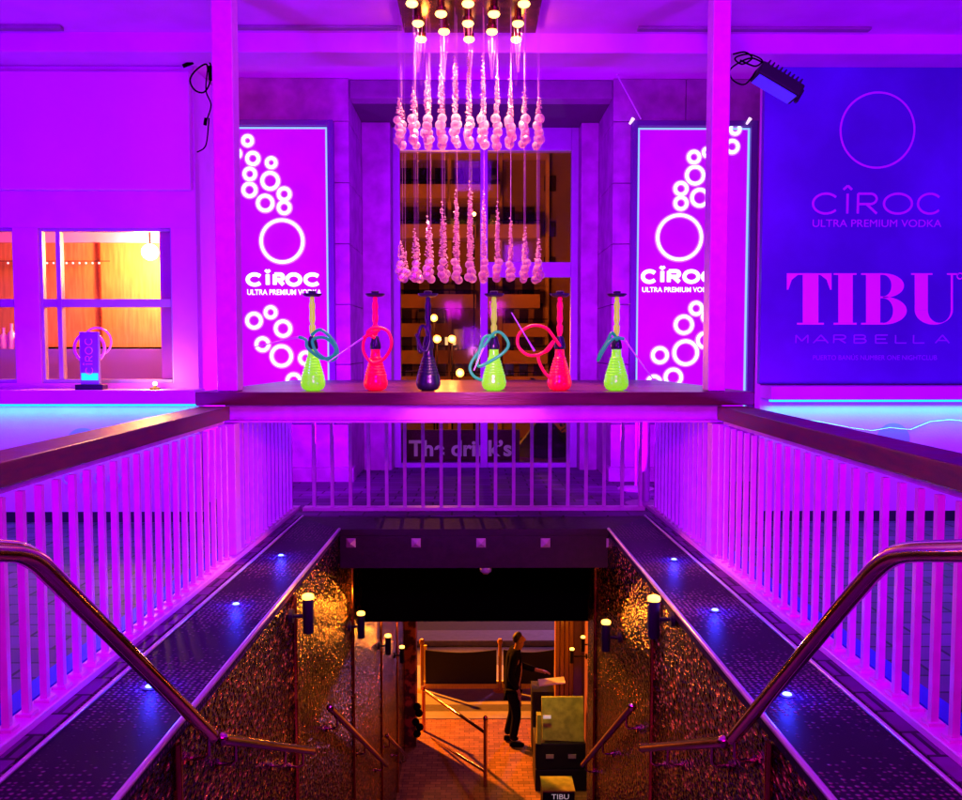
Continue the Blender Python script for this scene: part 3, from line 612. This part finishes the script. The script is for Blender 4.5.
# bistro tables
for px, py, Y, r, lb in ((648,512,8.28,.19,'tall round pedestal table just behind the far railing'),(638,490,9.3,.19,'tall round pedestal table nearer the right stone pillar')):
    c = Vector((X(px,Y), Y, zb(Y)))
    t = thing('pedestal_table', c, lb, 'table', 'pedestal tables'); rr = .035 if Y < 9 else .016
    MB().lathe(c, [(r,0),(r,.015),(r*.9,.022),(rr+.01,.035)], 28).build('base', M['stone'], t, True)
    MB().lathe(c, [(rr,.036),(rr,.93)], 14).build('pole', M['stone'], t, True)
    MB().lathe(c, [(.02,.931),(.21,.945),(.22,.955),(.21,.965)], 28).build('top', M['panel'], t, True)
# ------------------------------------------------------------ stairwell coping, walls, fascia
zs = lambda Y: zb(Y)-.006
YI, YO = 7.07, 7.67
for s, lb in ((-1,'left'),(1,'right')):
    t = thing('stair_coping', (1.28*s, 4.5, zs(4.5)), 'dark dimpled metal coping with blue lights on the %s of the stairwell' % lb, 'coping', 'metal copings beside the stairs')
    pts_ = [(XO*s,1.2),(XW*s,1.2),(XW*s,YI),(XO*s,YO)]
    MB().hexa([(x,y,zs(y)-.05) for x,y in pts_]+[(x,y,zs(y)) for x,y in pts_]).build('sheet', M['tread'], t)
    q = MB()
    q.tube([(XW*s,1.2,zs(1.2)),(XW*s,YI,zs(YI))], .012, 8); q.build('inner_trim', M['trim'], t, True)
    q = MB(); q.tube([(XO*s-.03*s,1.2,zs(1.2)+.006),(XO*s-.03*s,YO,zs(YO)+.006)], .009, 8); q.build('outer_trim', M['trim'], t, True)
    for px, py in (((281,557),(236,606),(150,689)) if s < 0 else ((674,561),(715,612),(787,697))):
        k = None
        for i in range(400):
            Y = 2+i*.015; p = pt(px,py,Y)
            if p.z < zs(Y): k = p; break
        o = MB().lathe((k.x,k.y,k.z+.002), [(.028,0),(.03,.005),(.02,.007)], 18).build('light_bezel', M['tray'], t, True)
        MB().lathe((k.x,k.y,k.z+.0105), [(.019,0),(.015,.005),(.004,.007)], 14).build('blue_light', M['blueled'], o, True)
        lamp('POINT', (k.x,k.y,k.z+.06), (.02,.03,1), 5.0, size=.01)
    # inside wall
    ye = 13.6 if s < 0 else 8.3
    zt0 = zs(1.2)-.052
    x0, x1 = sorted((XW*s, (XW+.2)*s))
    w_ = MB()
    # sheet joints every 1.95 m
    y = 1.2
    while y < ye-.01:
        y2 = min(y+1.95, ye); w_.hexa([(x0,y,ZL-.3),(x1,y,ZL-.3),(x1,y2-.006,ZL-.3),(x0,y2-.006,ZL-.3),(x0,y,zs(y)-.052),(x1,y,zs(y)-.052),(x1,y2-.006,zs(y2)-.052),(x0,y2-.006,zs(y2)-.052)]); y = y2
    wo = tag(w_.build('stair_wall', M['hammer']), 'hammered bronze wall lining the %s side of the descending stairs' % lb, 'wall')
    for yj in (3.15,5.25,7.75,10.1,12.2):
        if yj < ye: MB().tube([((XW-.004)*s,yj,ZL),((XW-.004)*s,yj,zs(yj)-.06)], .018, 12).build('seam_trim', M['bronze'], wo, True)
# fascia, studs, header
zf0 = Z(568,YI); zf1 = zs(YI)
t = thing('fascia_beam', (0, YI, zf0), 'dark violet beam with five pyramid studs across the end of the stairwell', 'beam')
MB().hexa([(-XW,YI,zf1-.05),(XW,YI,zf1-.05),(XO,YO,zs(YO)-.05),(-XO,YO,zs(YO)-.05),(-XW,YI,zf1),(XW,YI,zf1),(XO,YO,zs(YO)),(-XO,YO,zs(YO))]).build('top_sheet', M['fascia'], t)
MB().box(-XW+.003, XW-.003, YI, YI+.25, zf0, zf1-.052).build('face', M['fascia'], t)
for px in (351,416,481,545.5,611):
    p = pt(px,543,YI-.003); q = MB(); r = .037; k = 0
    q.v = [(p.x-r,p.y,p.z-r),(p.x+r,p.y,p.z-r),(p.x+r,p.y,p.z+r),(p.x-r,p.y,p.z+r),(p.x,p.y-.035,p.z)]; q.f = [(0,1,4),(1,2,4),(2,3,4),(3,0,4),(3,2,1,0)]
    q.build('pyramid_stud', M['stud'], t)
c = pt(486,571,YI-.05)
cam_t = thing('dome_lamp', c, 'small dome fitting hanging under the middle of the studded beam', 'ceiling fitting')
MB().lathe((c.x,YI+.05,zf0-.06), [(.02,0),(.045,.02),(.05,.045),(.05,.059)], 18).build('dome', M['trim'], cam_t, True)
zh = Z(621.5,8.5)
tag(MB().box(-XW-.15, 2.2, 8.5, 8.7, zh, zs(8)-.3).build('black_header', M['black']), 'plain black header hanging over the stairs behind the studded beam', 'header')
struct(MB().box(-XW-.15, 2.2, 8.702, 14.1, zh, zh+.2).build('ceiling', M['black']))
# lower right widening, jambs
tag(MB().box(1.7, 1.9, 8.3, 14.1, ZL-.1, zh-.003).build('violet_wall', M['purplewall']), 'violet wall set back beyond the right bronze wall at the foot of the stairs', 'wall')
tag(MB().box(XW+.202, 1.698, 8.3, 8.42, ZL-.1, zh-.003).build('return_wall', M['purplewall']), 'short wall closing the step back beside the right bronze wall', 'wall')
t = thing('panelled_jamb', (1.42,13.9,ZL), 'golden varnished panelled jamb right of the street opening', 'jamb')
jx0, jx1 = X(557,13.9), X(576,13.9)
q = MB()
for i in range(4): q.box(jx0+(jx1-jx0)*i/4+.004, jx0+(jx1-jx0)*(i+1)/4-.004, 13.9, 14.1, ZL, zh-.003)
q.build('boards', M['gold'], t, bevel=.012)
tag(MB().box(jx1+.003, 1.7, 13.95, 14.05, ZL, zh-.003).build('end_wall', M['purplewall']), 'short violet wall between the golden jamb and the set back wall', 'wall')
t = thing('tiled_pier', (-1,13.9,ZL), 'mottled red and black pier left of the street opening', 'pier')
MB().box(-1.3, X(414.5,13.6), 13.602, 13.9, ZL, zh-.003).build('shaft', M['redmot'], t, bevel=.02)
q = MB()
for k, (dx, dz) in enumerate([(0,0),(.04,.1),(-.02,.18),(.03,.32),(0,.42)]): q.ball((X(415,13.4)+dx, 13.45, Z(735,13.4)+dz), .06, 10, 7)
tag(q.build('hanging_coats', M['suit'], smooth=True), 'dark bundle hanging on the red pier at the left of the street opening', 'bundle')
# ------------------------------------------------------------ handrails and wall lamps
def onwall(px, py, xw):                    # point on the plane X = xw
    d = fw*F + rt*(px-CX) + up*(CY-py); return d*(xw/d.x)
def bracket(t, p, s):
    q = MB(); q.tube([p-Vector((0,0,.02)), p-Vector((0,0,.085)), p+Vector((.02*s,0,-.10)), Vector(((XW-.012)*s, p.y, p.z-.10))], .008, 8)
    q.tube([((XW-.014)*s, p.y, p.z-.10), ((XW-.001)*s, p.y, p.z-.10)], .024, 12); q.build('bracket', M['chrome'], t, True)
def rail(pxs, s, label, br, r=.024):
    P = [onwall(x,y,.99*s) for x,y in pxs]; t = thing('handrail', P[0], label, 'handrail', 'steel handrails of the stairs')
    MB().tube(P if len(P) == 2 else loop(P, 6), r, 16).build('tube', M['chrome'], t, True)
    for x,y in (pxs[0], pxs[-1]):
        q = onwall(x,y,.99*s)
    for e in (P[0], P[-1]): MB().ball(e, r*1.12, 14, 8).build('end_cap', M['chrome'], t, True)
    for u in br: bracket(t, P[-2 if len(P) > 2 else 0].lerp(P[-1], u), s)
rail([(-60,549),(0,551),(20,553),(36,561),(50,574),(66,590),(90,614),(150,674),(212,736)], -1, 'long steel handrail bending down at the left edge in front of the white bars', [.93])
rail([(1030,549),(962,551),(912,552),(892,557),(876,569),(860,587),(840,610),(790,670),(733,738)], 1, 'long steel handrail bending down at the right edge in front of the white bars', [.95])
rail([(222,739),(312,751)], -1, 'short steel handrail on the left bronze wall nearest the camera', [.1,.6,.85])
rail([(724,742),(643,748)], 1, 'short steel handrail on the right bronze wall nearest the camera', [.1,.6,.85])
rail([(330,708),(386,765)], -1, 'slanting steel handrail on the left bronze wall below the first wall lamp', [.08,.5,.9])
rail([(632,707),(583,765)], 1, 'slanting steel handrail on the right bronze wall below the lamps', [.08,.5,.9])
rail([(387,736),(407,757)], -1, 'farthest steel handrail on the left bronze wall near the street', [.1,.5,.9])
def wlamp(px, py, s, label, e, xw=None, a=None):
    xw = xw or XW; a = a or xw-.11; p = onwall(px,py,a*s)
    t = thing('wall_lamp', (xw*s, p.y, p.z), label, 'wall lamp', 'tube lamps on the stair walls')
    MB().lathe((p.x,p.y,p.z-.2), [(.029,0),(.031,.005),(.031,.195),(.029,.2)], 18).build('shade', M['blackp'], t, True)
    MB().lathe((p.x,p.y,p.z+.001), [(.031,0),(.035,.01),(.032,.022),(.015,.03)], 18).build('bulb', M['amber'], t, True)
    MB().tube([(p.x+.03*s,p.y,p.z-.1),(xw*s-.02*s,p.y,p.z-.1)], .011).build('arm', M['blackp'], t)
    MB().tube([(xw*s-.025*s,p.y,p.z-.1),(xw*s-.002*s,p.y,p.z-.1)], .04, 16).build('wall_plate', M['blackp'], t)
    lamp('POINT', (p.x,p.y,p.z+.075), (1,.25,.015), e*.5, size=.02)
    lamp('SPOT', (p.x,p.y,p.z-.215), (1,.22,.015), e*3, target=(p.x+.05*s,p.y,p.z-3), size=.02, spot=70, blend=.5)
wlamp(308,599,-1,'nearest tube lamp on the left stair wall',9)
wlamp(361,615,-1,'second tube lamp down the left stair wall beside the black header',9)
wlamp(388,637,-1,'third tube lamp down the left stair wall',8)
wlamp(402,648,-1,'farthest tube lamp on the left stair wall near the red pier',4)
wlamp(654,601,1,'nearest tube lamp on the right stair wall',9)
wlamp(606,624,1,'second tube lamp down the right stair wall beside the black header',10)
wlamp(583,638,1,'tube lamp on the set back violet wall nearer the stairs',5,1.7)
wlamp(572,650,1,'tube lamp on the set back violet wall next to the golden jamb',5,1.7,1.47)
# ------------------------------------------------------------ lower street
struct(MB().box(-14,14,11.9,14.65,ZL-.2,ZL).build('pavement', M['pave']))
struct(MB().box(-14,14,14.652,14.95,ZL-.2,ZL+.012).build('kerb', M['kerb']))
struct(MB().box(-14,14,14.952,15.27,ZL-.2,ZL-.006).build('road', M['road']))
struct(MB().box(-14,14,15.272,17.2,ZL-.2,ZL-.002).build('pavement', M['kerb']))
struct(MB().box(-30,30,17.202,60,ZL-.2,ZL-.1).build('road', M['road']))
struct(MB().box(-30,30,18.6,19.3,ZL-.099,ZL+.02).build('kerb', M['kerb']))
t = thing('crowd_barrier', (X(470,15.95),15.95,ZL), 'black cloth barrier with yellow boards and brass posts across the street opening', 'barrier')
zA = Z(650,15.95); zB = Z(684,15.95)
for a, b in ((424,497),(504,556)):
    q = MB(); xa_, xb_ = X(a,15.95), X(b,15.95); A_ = []; B_ = []
    for i in range(17): u = i/16; A_.append((xa_+(xb_-xa_)*u, zA-.05*math.sin(math.pi*u))); B_.append((xa_+(xb_-xa_)*u, zB))
    q.strip(A_, B_, 15.95, 15.97); q.build('cloth_panel', M['cloth'], t)
MB().box(X(420,16.0), X(560,16.0), 15.99, 16.05, Z(697,16.0), zB+.03).build('yellow_board', M['yellow'], t)
MB().box(X(420.5,16.1), X(425.5,16.1), 16.06, 16.1, ZL, Z(645,16.1)).build('yellow_upright', M['yellow'], t)
for a in (420.5,500.5,559):
    x_ = X(a,15.9); o = MB().lathe((x_,15.9,ZL-.02), [(.13,0),(.13,.02),(.035,.04),(.03,.06),(.03,.88),(.045,.89),(.05,.94),(.03,.97)], 16).build('brass_post', M['gold'], t, True)
t = thing('street_handrail', (X(485,12.4),12.4,ZL), 'steel handrail of two slanting bars ending at an upright post on the paving', 'handrail')
MB().lathe((X(485.5,12.35),12.35,ZL), [(.028,0),(.028,.96),(.034,.965),(.034,1.0),(.02,1.02)], 16).build('post', M['chrome'], t, True)
zt_ = Z(732,12.35)
MB().tube([(X(485.5,12.35),12.35,Z(733,12.35)), (X(422,14.2),14.2,Z(690,14.2))], .026, 12).build('upper_bar', M['chrome'], t, True)
MB().tube([(X(485.5,12.35),12.35,Z(772,12.35)), (X(422,14.2),14.2,Z(734,14.2))], .02, 12).build('lower_bar', M['chrome'], t, True)
MB().lathe((X(422,14.2),14.2,ZL), [(.03,0),(.03,Z(688,14.2)-ZL),(.04,Z(686,14.2)-ZL)], 12).build('post', M['chrome'], t, True)
# cases and desk
t = thing('equipment_stack', (X(565,12.3),12.3,ZL), 'low stack of black equipment cases at the right of the street opening', 'case')
q0, q1 = X(537,12.2), X(592,12.2)
MB().box(q0, q1, 12.2, 12.75, ZL+.001, Z(770,12.2)).build('lower_case', M['blackp'], t, bevel=.015)
MB().box(q0, q1-.04, 12.2, 12.75, Z(770,12.2)+.003, Z(744,12.2)).build('upper_case', M['blackp'], t, bevel=.015)
q = MB()
for a in (552,575): MB().box(X(a-4,12.19), X(a+4,12.19), 12.185, 12.198, Z(759,12.19), Z(755,12.19)).build('latch', M['trim'], t)
MB().box(q0+.02, X(543,12.2), 12.18, 12.3, Z(743.8,12.2), Z(715,12.2)).build('side_strip', M['board'], t)  # narrow strip in the green board material, left end of the stack
t = thing('green_board', (X(565,12.25),12.25,Z(744,12.2)), 'mottled yellow green square panel leaning on top of the black cases', 'panel')
MB().hexa([(X(544,12.3),12.26,Z(741,12.25)),(X(587,12.3),12.26,Z(743,12.25)),(X(587,12.3),12.31,Z(743,12.25)),(X(544,12.3),12.31,Z(741,12.25)),
  (X(543,12.4),12.36,Z(698,12.35)),(X(586,12.4),12.36,Z(698,12.35)),(X(586,12.4),12.41,Z(698,12.35)),(X(543,12.4),12.41,Z(698,12.35))]).build('panel', M['board'], t, bevel=.006)
MB().box(X(545,12.24), X(553,12.24), 12.235, 12.25, Z(719,12.24), Z(716,12.24)).build('handle', M['white'], t)
t = thing('name_box', (X(562,11.5),11.5,ZL), 'black box with green top and white letters in front of the equipment cases', 'box')
b0, b1 = X(545,11.35), X(578,11.35)
MB().box(b0, b1, 11.35, 11.75, ZL+.003, Z(793,11.35)).build('body', M['blackp'], t, bevel=.01)
MB().box(b0-.005, b1+.005, 11.345, 11.755, Z(793,11.35)+.002, Z(791.5,11.35)).build('lid', M['board'], t)
text('lettering', 'TIBU', X(554,11.34), X(572,11.34), Z(800,11.34), Z(795,11.34), 11.344, M['white'], t)
t = thing('draped_desk', (X(548,13.4),13.4,ZL), 'desk under a black cloth in front of the standing man', 'desk')
q = MB(); d0, d1 = X(534,13.4), X(556,13.4); zt_ = Z(691,13.4); n = 9
q.box(d0, d1, 13.35, 13.8, ZL+.001, zt_); 
for i in range(n):
    a = d0+(d1-d0)*(i+.5)/n; q.tube([(a,13.345,ZL+.01),(a,13.35,zt_-.03)], [.022,.012], 6)
q.build('cloth', M['cloth'], t, True)
q = MB(); a = pt(541,686,13.4); q.obox(a+Vector((.17,.1,.03)), (.2,0,.02), (0,.12,0), (0,0,.012)); tag(q.build('clipboard', M['paper'], bevel=.004), 'pale flat board lying on the black draped desk', 'board')
# ------------------------------------------------------------ person
def skin_obj(name, chains, mt, parent, sub=2):
    vs = []; es = []; rs = []; idx = {}
    for ch in chains:
        prev = None
        for p, r in ch:
            key = tuple(round(c, 4) for c in p)
            if key not in idx: idx[key] = len(vs); vs.append(p); rs.append(r)
            k = idx[key]
            if prev is not None and prev != k: es.append((prev, k))
            prev = k
    me = bpy.data.meshes.new(name); me.from_pydata(vs, es, []); me.materials.append(mt)
    o = bpy.data.objects.new(name, me); C.objects.link(o)
    o.modifiers.new('skin', 'SKIN').use_smooth_shade = True
    for i, v in enumerate(me.skin_vertices[0].data):
        r = rs[i]; v.radius = r if isinstance(r, tuple) else (r, r); v.use_root = (i == 0)
    u = o.modifiers.new('sub', 'SUBSURF'); u.levels = sub; u.render_levels = sub
    if parent is not None: place(o, parent)
    return o
P0 = Vector((X(513,13.7), 13.7, ZL)); K = 1.0
def L(x, y, z): return tuple(P0+Vector((x, y, z)))       # x forward (faces +X), y away from camera
t = thing('person', P0, 'man in a dark suit standing in profile and reaching over the draped desk', 'person')
pelvis, chest, neck = L(.02,0,.98), L(.03,0,1.32), L(.085,0,1.52)
def hand(w, d, s):                                     # palm then fingers; w wrist point, d direction
    w = Vector(w); d = Vector(d).normalized(); side = Vector((0,1,0)); out = []
    palm = tuple(w+d*.09); out.append([(tuple(w),.026),(palm,(.038,.02))])
    for i, ln in enumerate((.07,.085,.08,.06)):
        b = Vector(palm)+side*(-.03+.02*i); out.append([(palm,(.038,.02)),(tuple(b+d*.02),.011),(tuple(b+d*(.02+ln*.5)+Vector((0,0,-.008))),.0095),(tuple(b+d*(.015+ln)+Vector((0,0,-.03))),.008)])
    th = w+d*.04; out.append([(palm,(.038,.02)),(tuple(th+side*(-.04*s)+d*.03),.012),(tuple(th+side*(-.055*s)+d*.07+Vector((0,0,-.015))),.009)])
    return out
rw, lw = L(.44,-.14,1.10), L(.10,-.21,.90)
rw2 = L(.42,.14,1.12)
body = [[(pelvis,.12),(chest,(.12,.16)),(neck,.055),(L(.105,0,1.6),.065),(L(.115,0,1.67),(.085,.078)),(L(.11,0,1.74),.06)],
  [(L(.105,0,1.6),.065),(L(.175,0,1.605),.026)], [(L(.115,0,1.67),(.085,.078)),(L(.215,0,1.66),.017)],
  [(chest,(.12,.16)),(L(.02,.19,1.44),.055),(L(.10,.22,1.2),.045),(rw2,.026)],
  [(chest,(.12,.16)),(L(.02,-.19,1.44),.055),(L(-.02,-.24,1.17),.045),(lw,.026)],
  [(pelvis,.12),(L(.02,-.1,.9),.085),(L(.06,-.11,.5),.055),(L(-.01,-.1,.1),.036)],
  [(pelvis,.12),(L(.02,.1,.9),.085),(L(.02,.12,.5),.055),(L(-.08,.12,.1),.036)]]
body += hand(rw2, (1,0,-.15), 1)+hand(lw, (.15,0,-1), 1)
skin_obj('body', body, M['skin'], t)
skin_obj('jacket', [[(L(.0,0,.86),(.15,.2)),(L(.0,0,1.05),(.135,.18)),(L(.02,0,1.3),(.145,.19)),(L(.05,0,1.45),(.1,.14)),(L(.07,0,1.515),.066)],
  [(L(.05,0,1.45),(.1,.14)),(L(.02,-.2,1.43),.078),(L(-.04,-.245,1.17),.062),(L(.08,-.215,.95),.045)],
  [(L(.05,0,1.45),(.1,.14)),(L(.03,.2,1.43),.078),(L(.10,.225,1.19),.062),(L(.38,.15,1.13),.045)]], M['suit'], t)
skin_obj('trousers', [[(L(.0,0,.93),(.13,.17)),(L(.01,-.095,.84),.105),(L(.07,-.11,.5),.078),(L(.0,-.1,.1),.062)],
  [(L(.0,0,.93),(.13,.17)),(L(.01,.095,.84),.105),(L(.03,.12,.5),.078),(L(-.08,.12,.1),.062)]], M['suit'], t)
for y_, x_ in ((-.1,-.01),(.12,-.09)):
    skin_obj('shoe', [[(L(x_-.04,y_,.05),(.045,.05)),(L(x_+.07,y_,.045),(.045,.045)),(L(x_+.2,y_,.032),(.038,.03))]], M['suit'], t)
skin_obj('hair', [[(L(.05,0,1.61),.05),(L(.06,0,1.70),(.085,.08)),(L(.10,0,1.745),(.072,.062)),(L(.15,0,1.755),.035)]], M['hair'], t)
q = MB()
for s_ in (-1,): q.ball(L(.10,-.088,1.655), .022, 8, 6)
q.build('ear', M['skin'], t, True)
# ------------------------------------------------------------ far view through the doorway
t = thing('apartment_building', (2, 60, -3), 'ochre lit apartment block with balconies seen through the glazed doorway', 'building')
YA = 60; s = YA/F
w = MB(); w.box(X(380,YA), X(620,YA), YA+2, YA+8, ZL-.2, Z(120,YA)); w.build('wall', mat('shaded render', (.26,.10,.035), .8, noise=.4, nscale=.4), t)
fl = [152,196,236,274,306,335,362,388]
for i, y_ in enumerate(fl):
    for a, b in ((396,448),(450,500),(503,548)) if i > 4 or i < 2 else ((396,476),(480,540)):
        if (i+a) % 7 == 0: continue
        z_ = Z(y_,YA)
        o = MB().box(X(a,YA), X(b,YA), YA, YA+1.95, z_-.12, z_).build('balcony', M['parapet'], t)
        MB().box(X(a,YA), X(b,YA), YA, YA+.15, z_+.002, z_+.78).build('parapet', M['parapet'], o)
        rl = MB().box(X(a,YA), X(b,YA), YA+.03, YA+.09, z_+1.02, z_+1.08)
        for u in range(int((X(b,YA)-X(a,YA))/.5)): rl.box(X(a,YA)+u*.5, X(a,YA)+u*.5+.05, YA+.04, YA+.08, z_+.782, z_+1.02)
        rl.build('rail', M['black'], o)
        if R.random() < .6:
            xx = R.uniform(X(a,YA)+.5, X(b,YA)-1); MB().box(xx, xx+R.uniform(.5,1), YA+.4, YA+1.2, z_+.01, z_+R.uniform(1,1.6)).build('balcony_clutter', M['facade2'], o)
        if True:
            q = MB()
            for u in range(3): 
                xx = X(a,YA)+(X(b,YA)-X(a,YA))*(u+.2)/3; q.box(xx, xx+(X(b,YA)-X(a,YA))*.2, YA+1.93, YA+1.99, z_+.02, z_+2.2)
            q.build('balcony_doors', M['darkwin'], o)
for k in range(4):
    xx = X((394,449,501,549)[k],YA); MB().box(xx-.12, xx+.12, YA+1.5, YA+1.99, ZL, Z(125,YA)).build('pilaster', M['facade'], t)
for a, y_ in ((552,178),(552,225),(552,262),(420,330),(535,350)):
    MB().box(X(a-6,YA), X(a+6,YA), YA+1.9, YA+1.99, Z(y_+8,YA), Z(y_-8,YA)).build('window', M['darkwin'], t)
MB().box(X(444,YA), X(455,YA), YA+1.9, YA+1.99, Z(345,YA), Z(336,YA)).build('window', M['litwin'], t)
for k, (px, py, Y, lb) in enumerate(((434,318,50,'amber street lamp highest behind the black water pipe'),(437,339,46,'bright amber street lamp left of the lit balcony window'),(452,339,47,'bright amber street lamp right of the lit balcony window'),(460,373,44,'low amber street lamp between the black and green water pipes'),(474,214,52,'single pale lamp high on the dark facade behind the chandelier'))):
    p = pt(px,py,Y); t = thing('street_lamp', (p.x,p.y,ZL-.1), lb, 'street lamp', 'lamps in front of the far building')
    MB().tube([(p.x,p.y+.1,ZL-.1),(p.x,p.y+.1,p.z-.2)], [.06,.04], 8).build('pole', M['black'], t)
    MB().ball(p, .2 if k < 4 else .12, 12, 8).build('lantern', M['amber'] if k < 4 else M['warm'], t, True)
    lamp('POINT', p-Vector((0,.3,0)), (1,.25,.03), 4800 if k < 4 else 400, size=.2)
struct(MB().box(-60,60,60.002,120,ZL-.3,ZL-.12).build('ground', M['road']))
# bar terrace just beyond the doors
t = thing('shop_sign', (X(460,12.2),12.2,zb(12.2)), 'dark sign board with white lettering seen low through the doorway', 'sign')
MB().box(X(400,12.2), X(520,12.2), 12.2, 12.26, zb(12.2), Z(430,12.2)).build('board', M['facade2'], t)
text('lettering', 'The drink’s', X(408,12.19), X(512,12.19), Z(456.5,12.19), Z(440,12.19), 12.19, M['dimletter'], t, .03)
c = (X(545,13),13,zb(13)); t = thing('folded_awning', c, 'dark cone of a closed awning low behind the far railing', 'awning')
MB().lathe(c, [(.46,0),(.42,.12),(.27,.3),(.1,.5),(.02,.56)], 9).build('canvas', M['cloth'], t)
t = thing('potted_palm', (X(580,14),14,zb(14)), 'dark leafy plant with tiny lights at the right of the doorway', 'plant')
MB().tube([(X(580,14),14,zb(13.8)),(X(578,14),14,-1.3)], [.07,.04]).build('stem', M['hair'], t)
q = MB(); g = MB(); c = Vector((X(578,13.6),13.6,-1.2))
for i in range(260):
    d = Vector((R.gauss(0,.3),R.gauss(0,.3),R.gauss(.1,.35))); a = c+d; e = Vector((R.uniform(-1,1),R.uniform(-1,1),R.uniform(-1,.4))).normalized()*.12; n_ = e.orthogonal().normalized()*.025
    k = len(q.v); q.v += [tuple(a),tuple(a+e*.5+n_),tuple(a+e),tuple(a+e*.5-n_)]; q.f.append((k,k+1,k+2,k+3))
    if i % 12 == 0: g.ball(a, .012, 5, 4)
q.build('leaves', mat('dark leaf', (.03,.06,.03), .5), t); g.build('fairy_lights', M['warm'], t)
# ------------------------------------------------------------ lights
def area(loc, tgt, col, e, size=.5): return lamp('AREA', loc, col, e, target=tgt, size=size)
area((-3.6,2.6,-.9), (-4.2,7.4,1.3), (.2,0,1), 230)
area((3.6,2.6,-.9), (4.0,7.4,.6), (.25,0,1), 200)
area((-2.9,3.0,1.6), (-3.4,7.4,-.4), (.2,0,1), 100)
area((2.9,3.0,1.6), (3.4,7.4,-.4), (.28,0,1), 80)
area((0,9.4,2.5), (0,11,1.0), (.25,0,1), 25)
area((-1.2,8.3,-1.0), (-2.2,10,1.3), (.42,0,1), 110)
area((1.2,8.3,-1.0), (2.4,10,1.3), (.42,0,1), 110)
area((0,2.4,.2), (0,6.6,2.5), (.38,0,1), 45)  # added unseen light that brightens the ceiling
area((.9,3.6,1.9), (0,7.0,2.4), (.33,0,1), 60)
area((-.5,.6,.9), (-1.7,4.6,-.9), (.85,0,.9), 55, .4)
area((.5,.6,.9), (1.7,4.6,-.9), (.85,0,.9), 55, .4)
lamp('SPOT', (0,5.3,-.1), (1,.2,.9), 45, target=(0,8,-.85), size=.1, spot=75)  # added spot without a fixture, brightens the far balusters
lamp('SPOT', (0,6.9,-1.0), (1,.16,.45), 80, target=(-1.7,6.05,-1.0), size=.1, spot=60)
lamp('SPOT', (0,6.9,-1.0), (1,.16,.45), 80, target=(1.7,6.05,-1.0), size=.1, spot=60)
for a, b in ((-5.2,X(193,7.12)-.05),(X(773,7.12)+.05,5.2)):
    lamp('AREA', ((a+b)/2,7.345,Z(404,7.12)-.035), (0,1,.5), 9, target=((a+b)/2,7.40,Z(404,7.12)-.5), sx=abs(b-a), sy=.03)
lamp('SPOT', (-5.5,19.5,-1.0), (1,.22,.008), 16000, target=(1.0,13.5,ZL), size=.12, spot=60, blend=.3)
lamp('POINT', (3,20.5,-3), (.55,.2,1), 330, size=.3)
lamp('POINT', (.3,12.2,-3.2), (1,.25,.01), 22, size=.1)
lamp('SPOT', (.9,11.6,-3.4), (1,.7,.1), 80, target=(1.2,12.3,-5.6), size=.1, spot=50)
# ------------------------------------------------------------ world and render settings
wd = bpy.data.worlds.new('World'); S.world = wd; wd.use_nodes = True; n = wd.node_tree.nodes; l = wd.node_tree.links
sk = n.new('ShaderNodeTexSky'); sk.sky_type = 'NISHITA'; sk.sun_disc = False; sk.sun_elevation = math.radians(-4); sk.sun_rotation = math.radians(20)
l.new(sk.outputs[0], n['Background'].inputs[0]); n['Background'].inputs[1].default_value = .0004
S.view_settings.view_transform = 'Standard'; S.view_settings.look = 'None'; S.view_settings.exposure = 0; S.view_settings.gamma = 1
S.render.engine = 'CYCLES'; S.cycles.max_bounces = 6; S.cycles.use_adaptive_sampling = True; S.cycles.adaptive_threshold = .03; S.cycles.diffuse_bounces = 3; S.cycles.caustics_reflective = False; S.cycles.caustics_refractive = False; S.cycles.sample_clamp_indirect = 4
